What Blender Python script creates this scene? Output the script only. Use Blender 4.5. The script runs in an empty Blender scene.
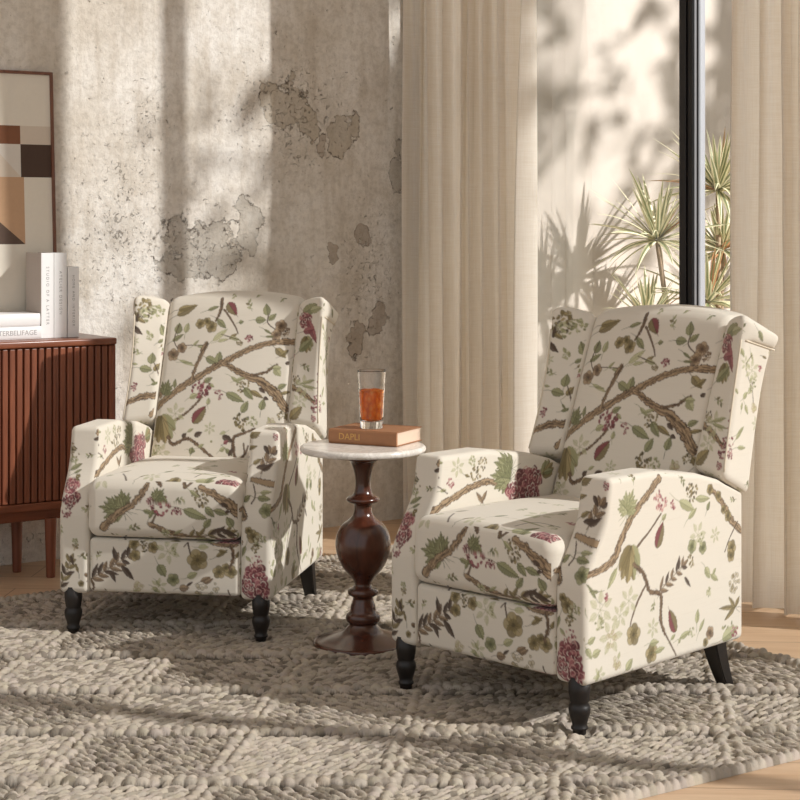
import bpy, bmesh, math, random
import numpy as np
from mathutils import Vector, Matrix

rng = np.random.default_rng(7)
random.seed(7)
SC = bpy.context.scene
COL = SC.collection
PI = math.pi

# ------------------------------------------------------------------ the room's axes
# U runs along the plaster wall towards the window, T runs along the window into the room
U2 = np.array([0.829, 0.559]); U2 /= np.linalg.norm(U2)
T2 = np.array([U2[1], -U2[0]])
C0 = np.array([0.0, 7.157])
ROOM_ANG = math.atan2(U2[1], U2[0])

def room(a, s, z=0.0):
    """a: metres from the curtain line into the room, s: metres from the plaster wall"""
    p = C0 - a * U2 + s * T2
    return (float(p[0]), float(p[1]), float(z))

# ------------------------------------------------------------------ object helpers
def link(o, parent=None):
    COL.objects.link(o)
    if parent is not None:
        o.parent = parent
    return o

def empty(name, loc, rz=0.0):
    o = bpy.data.objects.new(name, None)
    o.empty_display_size = 0.05
    o.location = loc
    o.rotation_euler = (0, 0, rz)
    return link(o)

def tag(o, label=None, cat=None, group=None, kind=None):
    if label: o['label'] = label
    if cat: o['category'] = cat
    if group: o['group'] = group
    if kind: o['kind'] = kind
    return o

def np_mesh(name, P, Q, mats, smooth=True, colors=None, mat_idx=None, parent=None, tris=None):
    me = bpy.data.meshes.new(name)
    P = np.asarray(P, dtype=np.float32)
    Q = np.asarray(Q, dtype=np.int32)
    n = Q.shape[1]
    me.vertices.add(len(P)); me.vertices.foreach_set('co', P.ravel())
    me.loops.add(Q.size); me.loops.foreach_set('vertex_index', Q.ravel())
    me.polygons.add(len(Q))
    me.polygons.foreach_set('loop_start', np.arange(0, Q.size, n, dtype=np.int32))
    me.polygons.foreach_set('loop_total', np.full(len(Q), n, dtype=np.int32))
    if mat_idx is not None:
        me.polygons.foreach_set('material_index', np.asarray(mat_idx, dtype=np.int32))
    me.update(calc_edges=True)
    me.polygons.foreach_set('use_smooth', np.full(len(Q), smooth, dtype=bool))
    for m in (mats if isinstance(mats, (list, tuple)) else [mats]):
        me.materials.append(m)
    if colors is not None:
        at = me.color_attributes.new('print', 'FLOAT_COLOR', 'POINT')
        c = np.ones((len(P), 4), dtype=np.float32); c[:, :3] = colors
        at.data.foreach_set('color', c.ravel())
    me.validate()
    return link(bpy.data.objects.new(name, me), parent)

def bm_obj(name, bm, mats, parent=None, smooth=False):
    bmesh.ops.recalc_face_normals(bm, faces=bm.faces)
    me = bpy.data.meshes.new(name)
    bm.to_mesh(me); bm.free()
    for m in (mats if isinstance(mats, (list, tuple)) else [mats]):
        me.materials.append(m)
    if smooth:
        for p in me.polygons: p.use_smooth = True
    return link(bpy.data.objects.new(name, me), parent)

def add_box(bm, lo, hi, bevel=0.0, seg=2, fn=None):
    """an axis aligned box, edges bevelled, then moved by fn(x,y,z)"""
    t = bmesh.new()
    bmesh.ops.create_cube(t, size=1.0)
    for v in t.verts:
        v.co = Vector([lo[i] + (v.co[i] + 0.5) * (hi[i] - lo[i]) for i in range(3)])
    if bevel > 0:
        bmesh.ops.bevel(t, geom=list(t.edges), offset=bevel, segments=seg, profile=0.5, affect='EDGES')
    mp = {}
    for v in t.verts:
        mp[v] = bm.verts.new(fn(*v.co) if fn else v.co)
    for f in t.faces:
        try: bm.faces.new([mp[v] for v in f.verts])
        except ValueError: pass
    t.free()

def add_lathe(bm, prof, seg=48, cx=0, cy=0, z0=0, cap=True, squash=None):
    rings = []
    for r, z in prof:
        ring = []
        for k in range(seg):
            a = 2 * PI * k / seg
            rr = r * (squash(a, z) if squash else 1)
            ring.append(bm.verts.new((cx + rr * math.cos(a), cy + rr * math.sin(a), z0 + z)))
        rings.append(ring)
    for A, B in zip(rings, rings[1:]):
        for k in range(seg):
            bm.faces.new((A[k], A[(k + 1) % seg], B[(k + 1) % seg], B[k]))
    if cap:
        bm.faces.new(rings[0][::-1]); bm.faces.new(rings[-1])

def add_tube(bm, pts, radii, seg=8, cap=True):
    pts = [Vector(p) for p in pts]
    rings = []
    up = Vector((0.31, 0.17, 0.93)).normalized()
    for i, p in enumerate(pts):
        d = (pts[min(i + 1, len(pts) - 1)] - pts[max(i - 1, 0)]).normalized()
        if abs(d.dot(up)) > 0.97: up = Vector((1, 0.1, 0)).normalized()
        x = d.cross(up).normalized(); y = d.cross(x).normalized()
        r = radii[i] if hasattr(radii, '__len__') else radii
        rings.append([bm.verts.new(p + (x * math.cos(2 * PI * k / seg) + y * math.sin(2 * PI * k / seg)) * r) for k in range(seg)])
    for A, B in zip(rings, rings[1:]):
        for k in range(seg):
            bm.faces.new((A[k], A[(k + 1) % seg], B[(k + 1) % seg], B[k]))
    if cap:
        bm.faces.new(rings[0][::-1]); bm.faces.new(rings[-1])

def smooth_profile(pts, n=6):
    """Catmull-Rom through (r, z) points"""
    out = []
    P = [np.array(p, float) for p in pts]
    for i in range(len(P) - 1):
        p0, p1, p2, p3 = P[max(i - 1, 0)], P[i], P[i + 1], P[min(i + 2, len(P) - 1)]
        for k in range(n):
            t = k / n
            out.append(tuple(0.5 * ((2 * p1) + (-p0 + p2) * t + (2 * p0 - 5 * p1 + 4 * p2 - p3) * t * t + (-p0 + 3 * p1 - 3 * p2 + p3) * t ** 3)))
    out.append(tuple(P[-1]))
    return out

def sstep(x, a, b):
    t = np.clip((x - a) / (b - a), 0, 1)
    return t * t * (3 - 2 * t)

# ------------------------------------------------------------------ node helpers
class NT:
    def __init__(self, name):
        self.m = bpy.data.materials.new(name); self.m.use_nodes = True
        self.t = self.m.node_tree; self.t.nodes.clear()
        self.out = self.t.nodes.new('ShaderNodeOutputMaterial')
    def n(self, kind, **kw):
        nd = self.t.nodes.new(kind)
        for k, v in kw.items():
            if k.startswith('i_'):
                nd.inputs[k[2:].replace('_', ' ')].default_value = v
            else:
                setattr(nd, k, v)
        return nd
    def l(self, a, b): self.t.links.new(a, b)
    def val(self, x, sock):
        if hasattr(x, 'links') or hasattr(x, 'is_linked'): self.l(x, sock)
        else: sock.default_value = x
    def math(self, op, a, b=0.0, clamp=False):
        nd = self.n('ShaderNodeMath', operation=op, use_clamp=clamp)
        self.val(a, nd.inputs[0]); self.val(b, nd.inputs[1]); return nd.outputs[0]
    def mix(self, f, a, b, mode='MIX'):
        nd = self.n('ShaderNodeMix', data_type='RGBA', blend_type=mode)
        self.val(f, nd.inputs[0])
        for x, s in ((a, nd.inputs[6]), (b, nd.inputs[7])):
            if isinstance(x, (tuple, list)): s.default_value = (*x[:3], 1)
            else: self.l(x, s)
        return nd.outputs[2]
    def noise(self, vec, scale, detail=4, rough=0.55, dist=0.0, dim='3D'):
        nd = self.n('ShaderNodeTexNoise', noise_dimensions=dim)
        nd.inputs['Scale'].default_value = scale; nd.inputs['Detail'].default_value = detail
        nd.inputs['Roughness'].default_value = rough; nd.inputs['Distortion'].default_value = dist
        if vec is not None: self.l(vec, nd.inputs['Vector'])
        return nd
    def ramp(self, f, stops):
        nd = self.n('ShaderNodeValToRGB'); cr = nd.color_ramp
        while len(cr.elements) < len(stops): cr.elements.new(0.5)
        for e, (p, c) in zip(cr.elements, stops):
            e.position = p
            e.color = (c, c, c, 1) if not hasattr(c, '__len__') else (*c, 1)
        self.l(f, nd.inputs[0]); return nd.outputs[0]
    def scale(self, vec, s, loc=(0, 0, 0), rot=(0, 0, 0)):
        nd = self.n('ShaderNodeMapping'); nd.inputs['Scale'].default_value = s
        nd.inputs['Location'].default_value = loc; nd.inputs['Rotation'].default_value = rot
        self.l(vec, nd.inputs['Vector']); return nd.outputs[0]
    def obj(self): return self.n('ShaderNodeTexCoord').outputs['Object']
    def bump(self, h, strength=0.3, dist=0.01):
        nd = self.n('ShaderNodeBump'); nd.inputs['Strength'].default_value = strength
        nd.inputs['Distance'].default_value = dist; self.l(h, nd.inputs['Height']); return nd.outputs[0]
    def pbr(self, color=None, rough=0.5, normal=None, **kw):
        b = self.n('ShaderNodeBsdfPrincipled')
        if color is not None:
            if isinstance(color, (tuple, list)): b.inputs['Base Color'].default_value = (*color[:3], 1)
            else: self.l(color, b.inputs['Base Color'])
        self.val(rough, b.inputs['Roughness'])
        if normal is not None: self.l(normal, b.inputs['Normal'])
        for k, v in kw.items(): b.inputs[k.replace('_', ' ')].default_value = v
        return b
    def done(self, sh):
        self.l(sh.outputs[0] if hasattr(sh, 'outputs') else sh, self.out.inputs['Surface']); return self.m

def lin(r, g, b):
    f = lambda c: (c / 255) / 12.92 if c / 255 <= 0.04045 else ((c / 255 + 0.055) / 1.055) ** 2.4
    return (f(r), f(g), f(b))

def simple(name, rgb, rough=0.5, noise=0.06, sc=30, **kw):
    t = NT(name); v = t.obj()
    n = t.noise(v, sc, 4)
    c = t.mix(n.outputs[0], tuple(x * (1 - noise) for x in rgb), tuple(min(1, x * (1 + noise)) for x in rgb))
    return t.done(t.pbr(c, rough, t.bump(n.outputs[0], 0.05, 0.002), **kw))

# ------------------------------------------------------------------ materials
def mat_plaster():
    t = NT('weathered_plaster'); v = t.obj()          # object space: x along the wall, z up
    sx = t.n('ShaderNodeSeparateXYZ'); t.l(v, sx.inputs[0])
    flat = t.n('ShaderNodeCombineXYZ'); t.l(sx.outputs[0], flat.inputs[0]); t.l(sx.outputs[2], flat.inputs[1])
    p = flat.outputs[0]
    warp = t.noise(p, 5.0, 5, 0.6)
    wv = t.n('ShaderNodeVectorMath', operation='MULTIPLY_ADD'); t.l(warp.outputs['Color'], wv.inputs[0])
    wv.inputs[1].default_value = (0.22, 0.22, 0); t.l(p, wv.inputs[2])
    pw = t.n('ShaderNodeVectorMath', operation='ADD'); t.l(wv.outputs[0], pw.inputs[0]); pw.inputs[1].default_value = (-0.11, -0.11, 0)
    pw = pw.outputs[0]
    big = t.noise(p, 1.6, 5, 0.6).outputs[0]
    med = t.noise(t.scale(p, (1.3, 0.7, 1)), 4.5, 6, 0.65).outputs[0]
    strk = t.noise(t.scale(p, (9, 0.8, 1)), 2.2, 4, 0.6).outputs[0]
    fine = t.noise(p, 38, 6, 0.7).outputs[0]
    c = t.mix(t.ramp(big, [(0.36, 0), (0.64, 1)]), lin(216, 208, 196), lin(238, 234, 228))
    c = t.mix(t.math('MULTIPLY', t.ramp(med, [(0.44, 0), (0.66, 1)]), 0.75), c, lin(198, 188, 174))
    c = t.mix(t.math('MULTIPLY', t.ramp(strk, [(0.5, 0), (0.72, 1)]), 0.40), c, lin(178, 164, 146))
    c = t.mix(t.math('MULTIPLY', t.ramp(fine, [(0.40, 1), (0.55, 0)]), 0.22), c, lin(140, 128, 112))
    def blob(cx, cz, rx, rz, soft=0.5):
        d = t.n('ShaderNodeVectorMath', operation='DISTANCE')
        t.l(t.scale(pw, (1 / rx, 1 / rz, 1), (-cx / rx, -cz / rz, 0)), d.inputs[0]); d.inputs[1].default_value = (0, 0, 0)
        return t.ramp(d.outputs['Value'], [(max(0, 1 - soft), 1), (1.0, 0)])
    def add(bl):
        o = bl[0]
        for b in bl[1:]: o = t.math('MAXIMUM', o, b)
        return o
    # areas where the top coat has come away (wall metres measured from the window end)
    olive = add([blob(*b) for b in PEEL_OLIVE])
    grey = add([blob(*b) for b in PEEL_GREY])
    brown = add([blob(*b) for b in PEEL_BROWN])
    area = add([blob(*b, 0.9) for b in PIT_AREA])
    pn = t.noise(p, 11, 8, 0.66).outputs[0]
    def peel(mask, amt=0.35):
        f = t.math('ADD', mask, t.math('MULTIPLY', t.math('SUBTRACT', pn, 0.5), 3.2))
        return t.ramp(f, [(0.60, 0), (0.66, 1)]), t.ramp(f, [(0.52, 0), (0.60, 1), (0.64, 1), (0.76, 0)])
    mo, eo = peel(olive); mg, eg = peel(grey); mb, eb = peel(brown)
    c = t.mix(t.math('MULTIPLY', mg, 0.42), c, t.mix(med, lin(128, 120, 107), lin(158, 150, 137)))
    c = t.mix(t.math('MULTIPLY', mo, 0.45), c, t.mix(med, lin(138, 121, 92), lin(164, 147, 120)))
    c = t.mix(t.math('MULTIPLY', mb, 0.5), c, t.mix(med, lin(118, 97, 75), lin(146, 124, 100)))
    edge = t.math('MAXIMUM', t.math('MAXIMUM', eo, eg), eb)
    brk = t.ramp(t.noise(p, 21, 4, 0.7).outputs[0], [(0.46, 0), (0.60, 1)])
    c = t.mix(t.math('MULTIPLY', t.math('MULTIPLY', edge, brk), 0.8), c, lin(84, 70, 55))
    # small pits, denser in the flaking areas
    pits = t.noise(p, 46, 5, 0.75, 1.2).outputs[0]
    thr = t.math('ADD', 0.65, t.math('MULTIPLY', area, -0.075))
    pit = t.math('MULTIPLY', t.math('SUBTRACT', pits, thr), 30, True)
    c = t.mix(t.math('MULTIPLY', pit, 0.5), c, lin(92, 78, 62))
    rid = t.ramp(t.noise(p, 17, 5, 0.7, 0.8).outputs[0], [(0.485, 0), (0.5, 1), (0.515, 0)])
    ridm = t.math('MULTIPLY', t.math('MULTIPLY', rid, area), 0.30)
    c = t.mix(ridm, c, lin(112, 98, 80))
    h = t.math('ADD', t.math('MULTIPLY', fine, 0.35), t.math('MULTIPLY', med, 1.0))
    h = t.math('SUBTRACT', h, t.math('MULTIPLY', pit, 0.7))
    h = t.math('SUBTRACT', h, t.math('MULTIPLY', t.math('MAXIMUM', mo, t.math('MAXIMUM', mg, mb)), 0.5))
    return t.done(t.pbr(c, 0.9, t.bump(h, 0.8, 0.016)))

def mat_floor():
    t = NT('oak_floor'); v = t.obj()
    v = t.scale(v, (1, 1, 1), rot=(0, 0, math.radians(4)))
    br = t.n('ShaderNodeTexBrick'); t.l(v, br.inputs['Vector'])
    br.offset = 0.37; br.inputs['Scale'].default_value = 1
    br.inputs['Brick Width'].default_value = 1.7; br.inputs['Row Height'].default_value = 0.19
    br.inputs['Mortar Size'].default_value = 0.0022; br.inputs['Mortar Smooth'].default_value = 0.2
    br.inputs['Color1'].default_value = (0.15, 0.15, 0.15, 1); br.inputs['Color2'].default_value = (0.85, 0.85, 0.85, 1)
    br.inputs['Mortar'].default_value = (0, 0, 0, 1)
    g = t.noise(t.scale(v, (1.2, 16, 1)), 3.2, 6, 0.62, 0.6)
    g2 = t.noise(t.scale(v, (0.6, 4, 1)), 2.0, 3, 0.5, 0.3)
    c = t.mix(t.ramp(g.outputs[0], [(0.3, 0), (0.7, 1)]), lin(186, 152, 120), lin(210, 179, 147))
    c = t.mix(t.math('MULTIPLY', t.ramp(g2.outputs[0], [(0.5, 0), (0.7, 1)]), 0.5), c, lin(182, 144, 108))
    tone = t.n('ShaderNodeSeparateColor'); t.l(br.outputs['Color'], tone.inputs[0])
    c = t.mix(t.math('MULTIPLY', tone.outputs[0], 0.28), c, lin(232, 203, 170))
    c = t.mix(t.math('MULTIPLY', br.outputs['Fac'], 0.7), c, lin(120, 88, 62))
    return t.done(t.pbr(c, 0.42, t.bump(t.math('SUBTRACT', g.outputs[0], br.outputs['Fac']), 0.12, 0.003)))

def mat_wood(name, c0, c1, rough=0.35, axis=2, sc=1.0, coat=0.0):
    t = NT(name); v = t.obj()
    s = [14 * sc, 14 * sc, 14 * sc]; s[axis] = 0.9 * sc
    g = t.noise(t.scale(v, tuple(s)), 3.0, 6, 0.62, 0.8)
    k = t.noise(v, 5, 3)
    c = t.mix(t.ramp(g.outputs[0], [(0.3, 0), (0.7, 1)]), c0, c1)
    c = t.mix(t.math('MULTIPLY', k.outputs[0], 0.4), c, tuple(x * 0.72 for x in c0))
    b = t.pbr(c, rough, t.bump(g.outputs[0], 0.08, 0.002))
    b.inputs['Coat Weight'].default_value = coat; b.inputs['Coat Roughness'].default_value = 0.15
    return t.done(b)

def mat_print():
    t = NT('floral_linen'); v = t.obj()
    at = t.n('ShaderNodeAttribute', attribute_name='print')
    w1 = t.noise(t.scale(v, (1, 1, 0.12)), 900, 2); w2 = t.noise(t.scale(v, (0.12, 0.12, 1)), 900, 2)
    wv = t.math('ADD', w1.outputs[0], w2.outputs[0])
    c = t.mix(t.math('MULTIPLY', wv, 0.06), at.outputs['Color'], lin(150, 135, 112))
    sl = t.noise(t.scale(v, (2, 2, 60)), 5, 4)
    c = t.mix(t.math('MULTIPLY', t.ramp(sl.outputs[0], [(0.55, 0), (0.75, 1)]), 0.10), c, lin(170, 152, 126))
    fold = t.noise(v, 7, 3, 0.5).outputs[0]
    h = t.math('ADD', t.math('MULTIPLY', wv, 0.05), fold)
    b = t.pbr(c, 0.85, t.bump(h, 0.25, 0.012))
    b.inputs['Sheen Weight'].default_value = 0.15
    return t.done(b)

def mat_rug():
    t = NT('woven_wool'); v = t.obj()
    at = t.n('ShaderNodeAttribute', attribute_name='print')
    f = t.noise(v, 160, 5, 0.7)
    f2 = t.noise(v, 420, 3, 0.7)
    c = t.mix(t.math('MULTIPLY', f.outputs[0], 0.30), at.outputs['Color'], lin(120, 108, 92))
    return t.done(t.pbr(c, 0.95, t.bump(t.math('ADD', f.outputs[0], t.math('MULTIPLY', f2.outputs[0], 0.5)), 0.5, 0.004)))

def mat_curtain():
    t = NT('linen_curtain'); v = t.obj()
    sx = t.n('ShaderNodeSeparateXYZ'); t.l(v, sx.inputs[0])
    a = t.noise(t.scale(v, (1, 1, 0.02)), 420, 2, 0.6); b = t.noise(t.scale(v, (0.03, 0.03, 1)), 420, 2, 0.6)
    w = t.math('ADD', a.outputs[0], b.outputs[0])
    c = t.mix(t.ramp(t.math('MULTIPLY', w, 0.5), [(0.35, 0), (0.65, 1)]), lin(238, 230, 218), lin(248, 243, 235))
    d = t.n('ShaderNodeBsdfDiffuse'); t.l(c, d.inputs['Color']); t.l(t.bump(w, 0.15, 0.002), d.inputs['Normal'])
    tr = t.n('ShaderNodeBsdfTranslucent'); t.l(c, tr.inputs['Color'])
    hem = t.ramp(sx.outputs[2], [(0.0999, 0.34), (0.1005, 0.47)])   # the hem is turned up double
    m = t.n('ShaderNodeMixShader'); t.l(hem, m.inputs[0]); t.l(d.outputs[0], m.inputs[1]); t.l(tr.outputs[0], m.inputs[2])
    return t.done(m)

def mat_marble():
    t = NT('white_marble'); v = t.obj()
    n = t.noise(v, 7, 6, 0.65, 1.5)
    vein = t.ramp(n.outputs[0], [(0.44, 0), (0.5, 1), (0.56, 0)])
    c = t.mix(t.math('MULTIPLY', vein, 0.4), lin(236, 230, 222), lin(178, 168, 156))
    return t.done(t.pbr(c, 0.22))

def mat_pane():
    t = NT('window_glass')
    tr = t.n('ShaderNodeBsdfTransparent'); tr.inputs[0].default_value = (0.97, 0.98, 0.97, 1)
    gl = t.n('ShaderNodeBsdfGlossy'); gl.inputs['Roughness'].default_value = 0.02
    fr = t.n('ShaderNodeFresnel'); fr.inputs[0].default_value = 1.3
    m = t.n('ShaderNodeMixShader'); t.l(t.math('MULTIPLY', fr.outputs[0], 0.6), m.inputs[0])
    t.l(tr.outputs[0], m.inputs[1]); t.l(gl.outputs[0], m.inputs[2])
    return t.done(m)

def mat_glass(name, color, ior=1.45, rough=0.0):
    t = NT(name)
    g = t.n('ShaderNodeBsdfGlass'); g.inputs['Color'].default_value = (*color, 1)
    g.inputs['IOR'].default_value = ior; g.inputs['Roughness'].default_value = rough
    return t.done(g)

def mat_drink():
    t = NT('amber_drink')
    g = t.n('ShaderNodeBsdfRefraction'); g.inputs['Color'].default_value = (1.0, 0.50, 0.09, 1); g.inputs['IOR'].default_value = 1.12
    d = t.n('ShaderNodeBsdfTranslucent'); d.inputs['Color'].default_value = (*lin(250, 150, 44), 1)
    d2 = t.n('ShaderNodeBsdfDiffuse'); d2.inputs['Color'].default_value = (*lin(240, 132, 40), 1)
    vo = t.n('ShaderNodeTexVoronoi'); vo.inputs['Scale'].default_value = 95; t.l(t.scale(t.obj(), (1, 1, .6)), vo.inputs['Vector'])
    am = t.ramp(vo.outputs['Distance'], [(0.1, lin(255, 206, 116)), (0.5, lin(252, 154, 46)), (0.85, lin(206, 96, 18))])  # pale and deep amber cells paint the sunlit glints into the drink
    t.l(am, d.inputs['Color']); t.l(am, d2.inputs['Color'])
    m1 = t.n('ShaderNodeMixShader'); m1.inputs[0].default_value = 0.4
    t.l(d.outputs[0], m1.inputs[1]); t.l(d2.outputs[0], m1.inputs[2])
    m = t.n('ShaderNodeMixShader'); m.inputs[0].default_value = 0.45
    t.l(g.outputs[0], m.inputs[1]); t.l(m1.outputs[0], m.inputs[2])
    return t.done(m)

def mat_attr(name, rough=0.6, trans=0.0):
    t = NT(name)
    at = t.n('ShaderNodeAttribute', attribute_name='print')
    b = t.pbr(at.outputs['Color'], rough)
    if trans <= 0: return t.done(b)
    tr = t.n('ShaderNodeBsdfTranslucent'); t.l(at.outputs['Color'], tr.inputs['Color'])
    m = t.n('ShaderNodeMixShader'); m.inputs[0].default_value = trans
    t.l(b.outputs[0], m.inputs[1]); t.l(tr.outputs[0], m.inputs[2])
    return t.done(m)

# wall metres: x = distance from the window corner, z = height; (x, z, rx, rz)
PEEL_OLIVE = [(0.56, 1.70, 0.16, 0.15), (0.44, 1.62, 0.07, 0.09), (0.27, 1.60, 0.09, 0.12)]
PEEL_GREY = [(0.95, 1.12, 0.26, 0.17), (0.72, 1.22, 0.07, 0.15), (0.02, 1.45, 0.05, 0.15)]
PEEL_BROWN = [(0.10, 0.84, 0.07, 0.12), (0.22, 0.76, 0.08, 0.10), (0.20, 1.16, 0.05, 0.08), (0.33, 1.10, 0.04, 0.05), (0.37, 1.55, 0.04, 0.08)]
PIT_AREA = [(0.50, 1.66, 0.36, 0.38), (1.25, 1.20, 0.30, 0.5), (0.98, 1.16, 0.34, 0.24), (0.72, 1.66, 0.16, 0.2), (0.15, 1.0, 0.22, 0.4), (1.9, 0.1, 0.8, 0.3), (1.15, 1.62, 0.16, 0.2)]

M = {}
M['plaster'] = mat_plaster()
M['floor'] = mat_floor()
M['ceiling'] = simple('ceiling_paint', lin(226, 220, 210), 0.9, 0.02)
M['courtyard'] = simple('courtyard_render', lin(188, 177, 167), 0.9, 0.03, 12)
M['frame'] = simple('dark_aluminium', lin(40, 38, 38), 0.32, 0.05, Metallic=0.6)
M['alu'] = simple('grey_aluminium', lin(150, 150, 154), 0.4, 0.05, 20, Metallic=0.3)
M['pane'] = mat_pane()
M['print'] = mat_print()
M['rug'] = mat_rug()
M['curtain'] = mat_curtain()
M['black_wood'] = mat_wood('black_lacquered_wood', lin(24, 20, 18), lin(36, 29, 25), 0.42, 2, 1.0, 0.0)
M['walnut'] = mat_wood('walnut_slat', lin(108, 58, 37), lin(150, 86, 57), 0.42, 2, 1.0, 0.15)
M['walnut_h'] = mat_wood('walnut_board', lin(112, 61, 40), lin(152, 90, 62), 0.38, 0, 1.0, 0.2)
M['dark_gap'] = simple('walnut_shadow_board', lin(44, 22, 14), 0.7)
M['mahogany'] = mat_wood('mahogany_turned', lin(64, 34, 24), lin(98, 54, 38), 0.24, 2, 0.7, 0.5)
M['marble'] = mat_marble()
M['book_brown'] = simple('tan_cloth_cover', lin(158, 110, 75), 0.65, 0.08, 60)
M['paper'] = simple('page_block', lin(222, 196, 174), 0.9, 0.05, 120)
M['white_paper'] = simple('white_page_block', lin(232, 230, 226), 0.9, 0.03, 120)
M['gold'] = simple('gold_foil', lin(206, 162, 96), 0.4, 0.1, 40, Metallic=0.5)
M['white_cover'] = simple('white_cover', lin(238, 237, 236), 0.55, 0.02)
M['grey_cover'] = simple('warm_grey_cover', lin(176, 164, 155), 0.6, 0.03)
M['grey_ink'] = simple('grey_ink', lin(172, 170, 170), 0.6, 0.02)
M['glass'] = mat_glass('clear_glass', (1, 1, 1), 1.40)
M['drink'] = mat_drink()
M['leaf'] = mat_attr('striped_leaf', 0.5, 0.25)
M['bark'] = simple('pale_bark', lin(150, 128, 104), 0.9, 0.25, 60)
M['tree_leaf'] = simple('garden_leaf', lin(70, 98, 48), 0.6, 0.2, 20)
M['ground'] = simple('gravel', lin(176, 162, 142), 0.95, 0.2, 60)
M['cv_cream'] = simple('canvas_cream', lin(222, 214, 200), 0.9, 0.03, 80)
M['cv_light'] = simple('canvas_light', lin(206, 192, 176), 0.9, 0.03, 80)
M['cv_pale'] = simple('canvas_pale_grey', lin(212, 204, 194), 0.9, 0.03, 80)
M['cv_brown'] = simple('canvas_brown', lin(128, 84, 60), 0.9, 0.06, 80)
M['cv_dark'] = simple('canvas_dark_brown', lin(76, 58, 48), 0.9, 0.06, 80)
M['cv_tan'] = simple('canvas_tan', lin(190, 154, 122), 0.9, 0.05, 80)
M['cv_umber'] = simple('canvas_umber', lin(92, 74, 64), 0.9, 0.05, 80)
M['painting_frame'] = mat_wood('painting_frame_wood', lin(96, 58, 40), lin(132, 84, 60), 0.4, 2)

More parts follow.
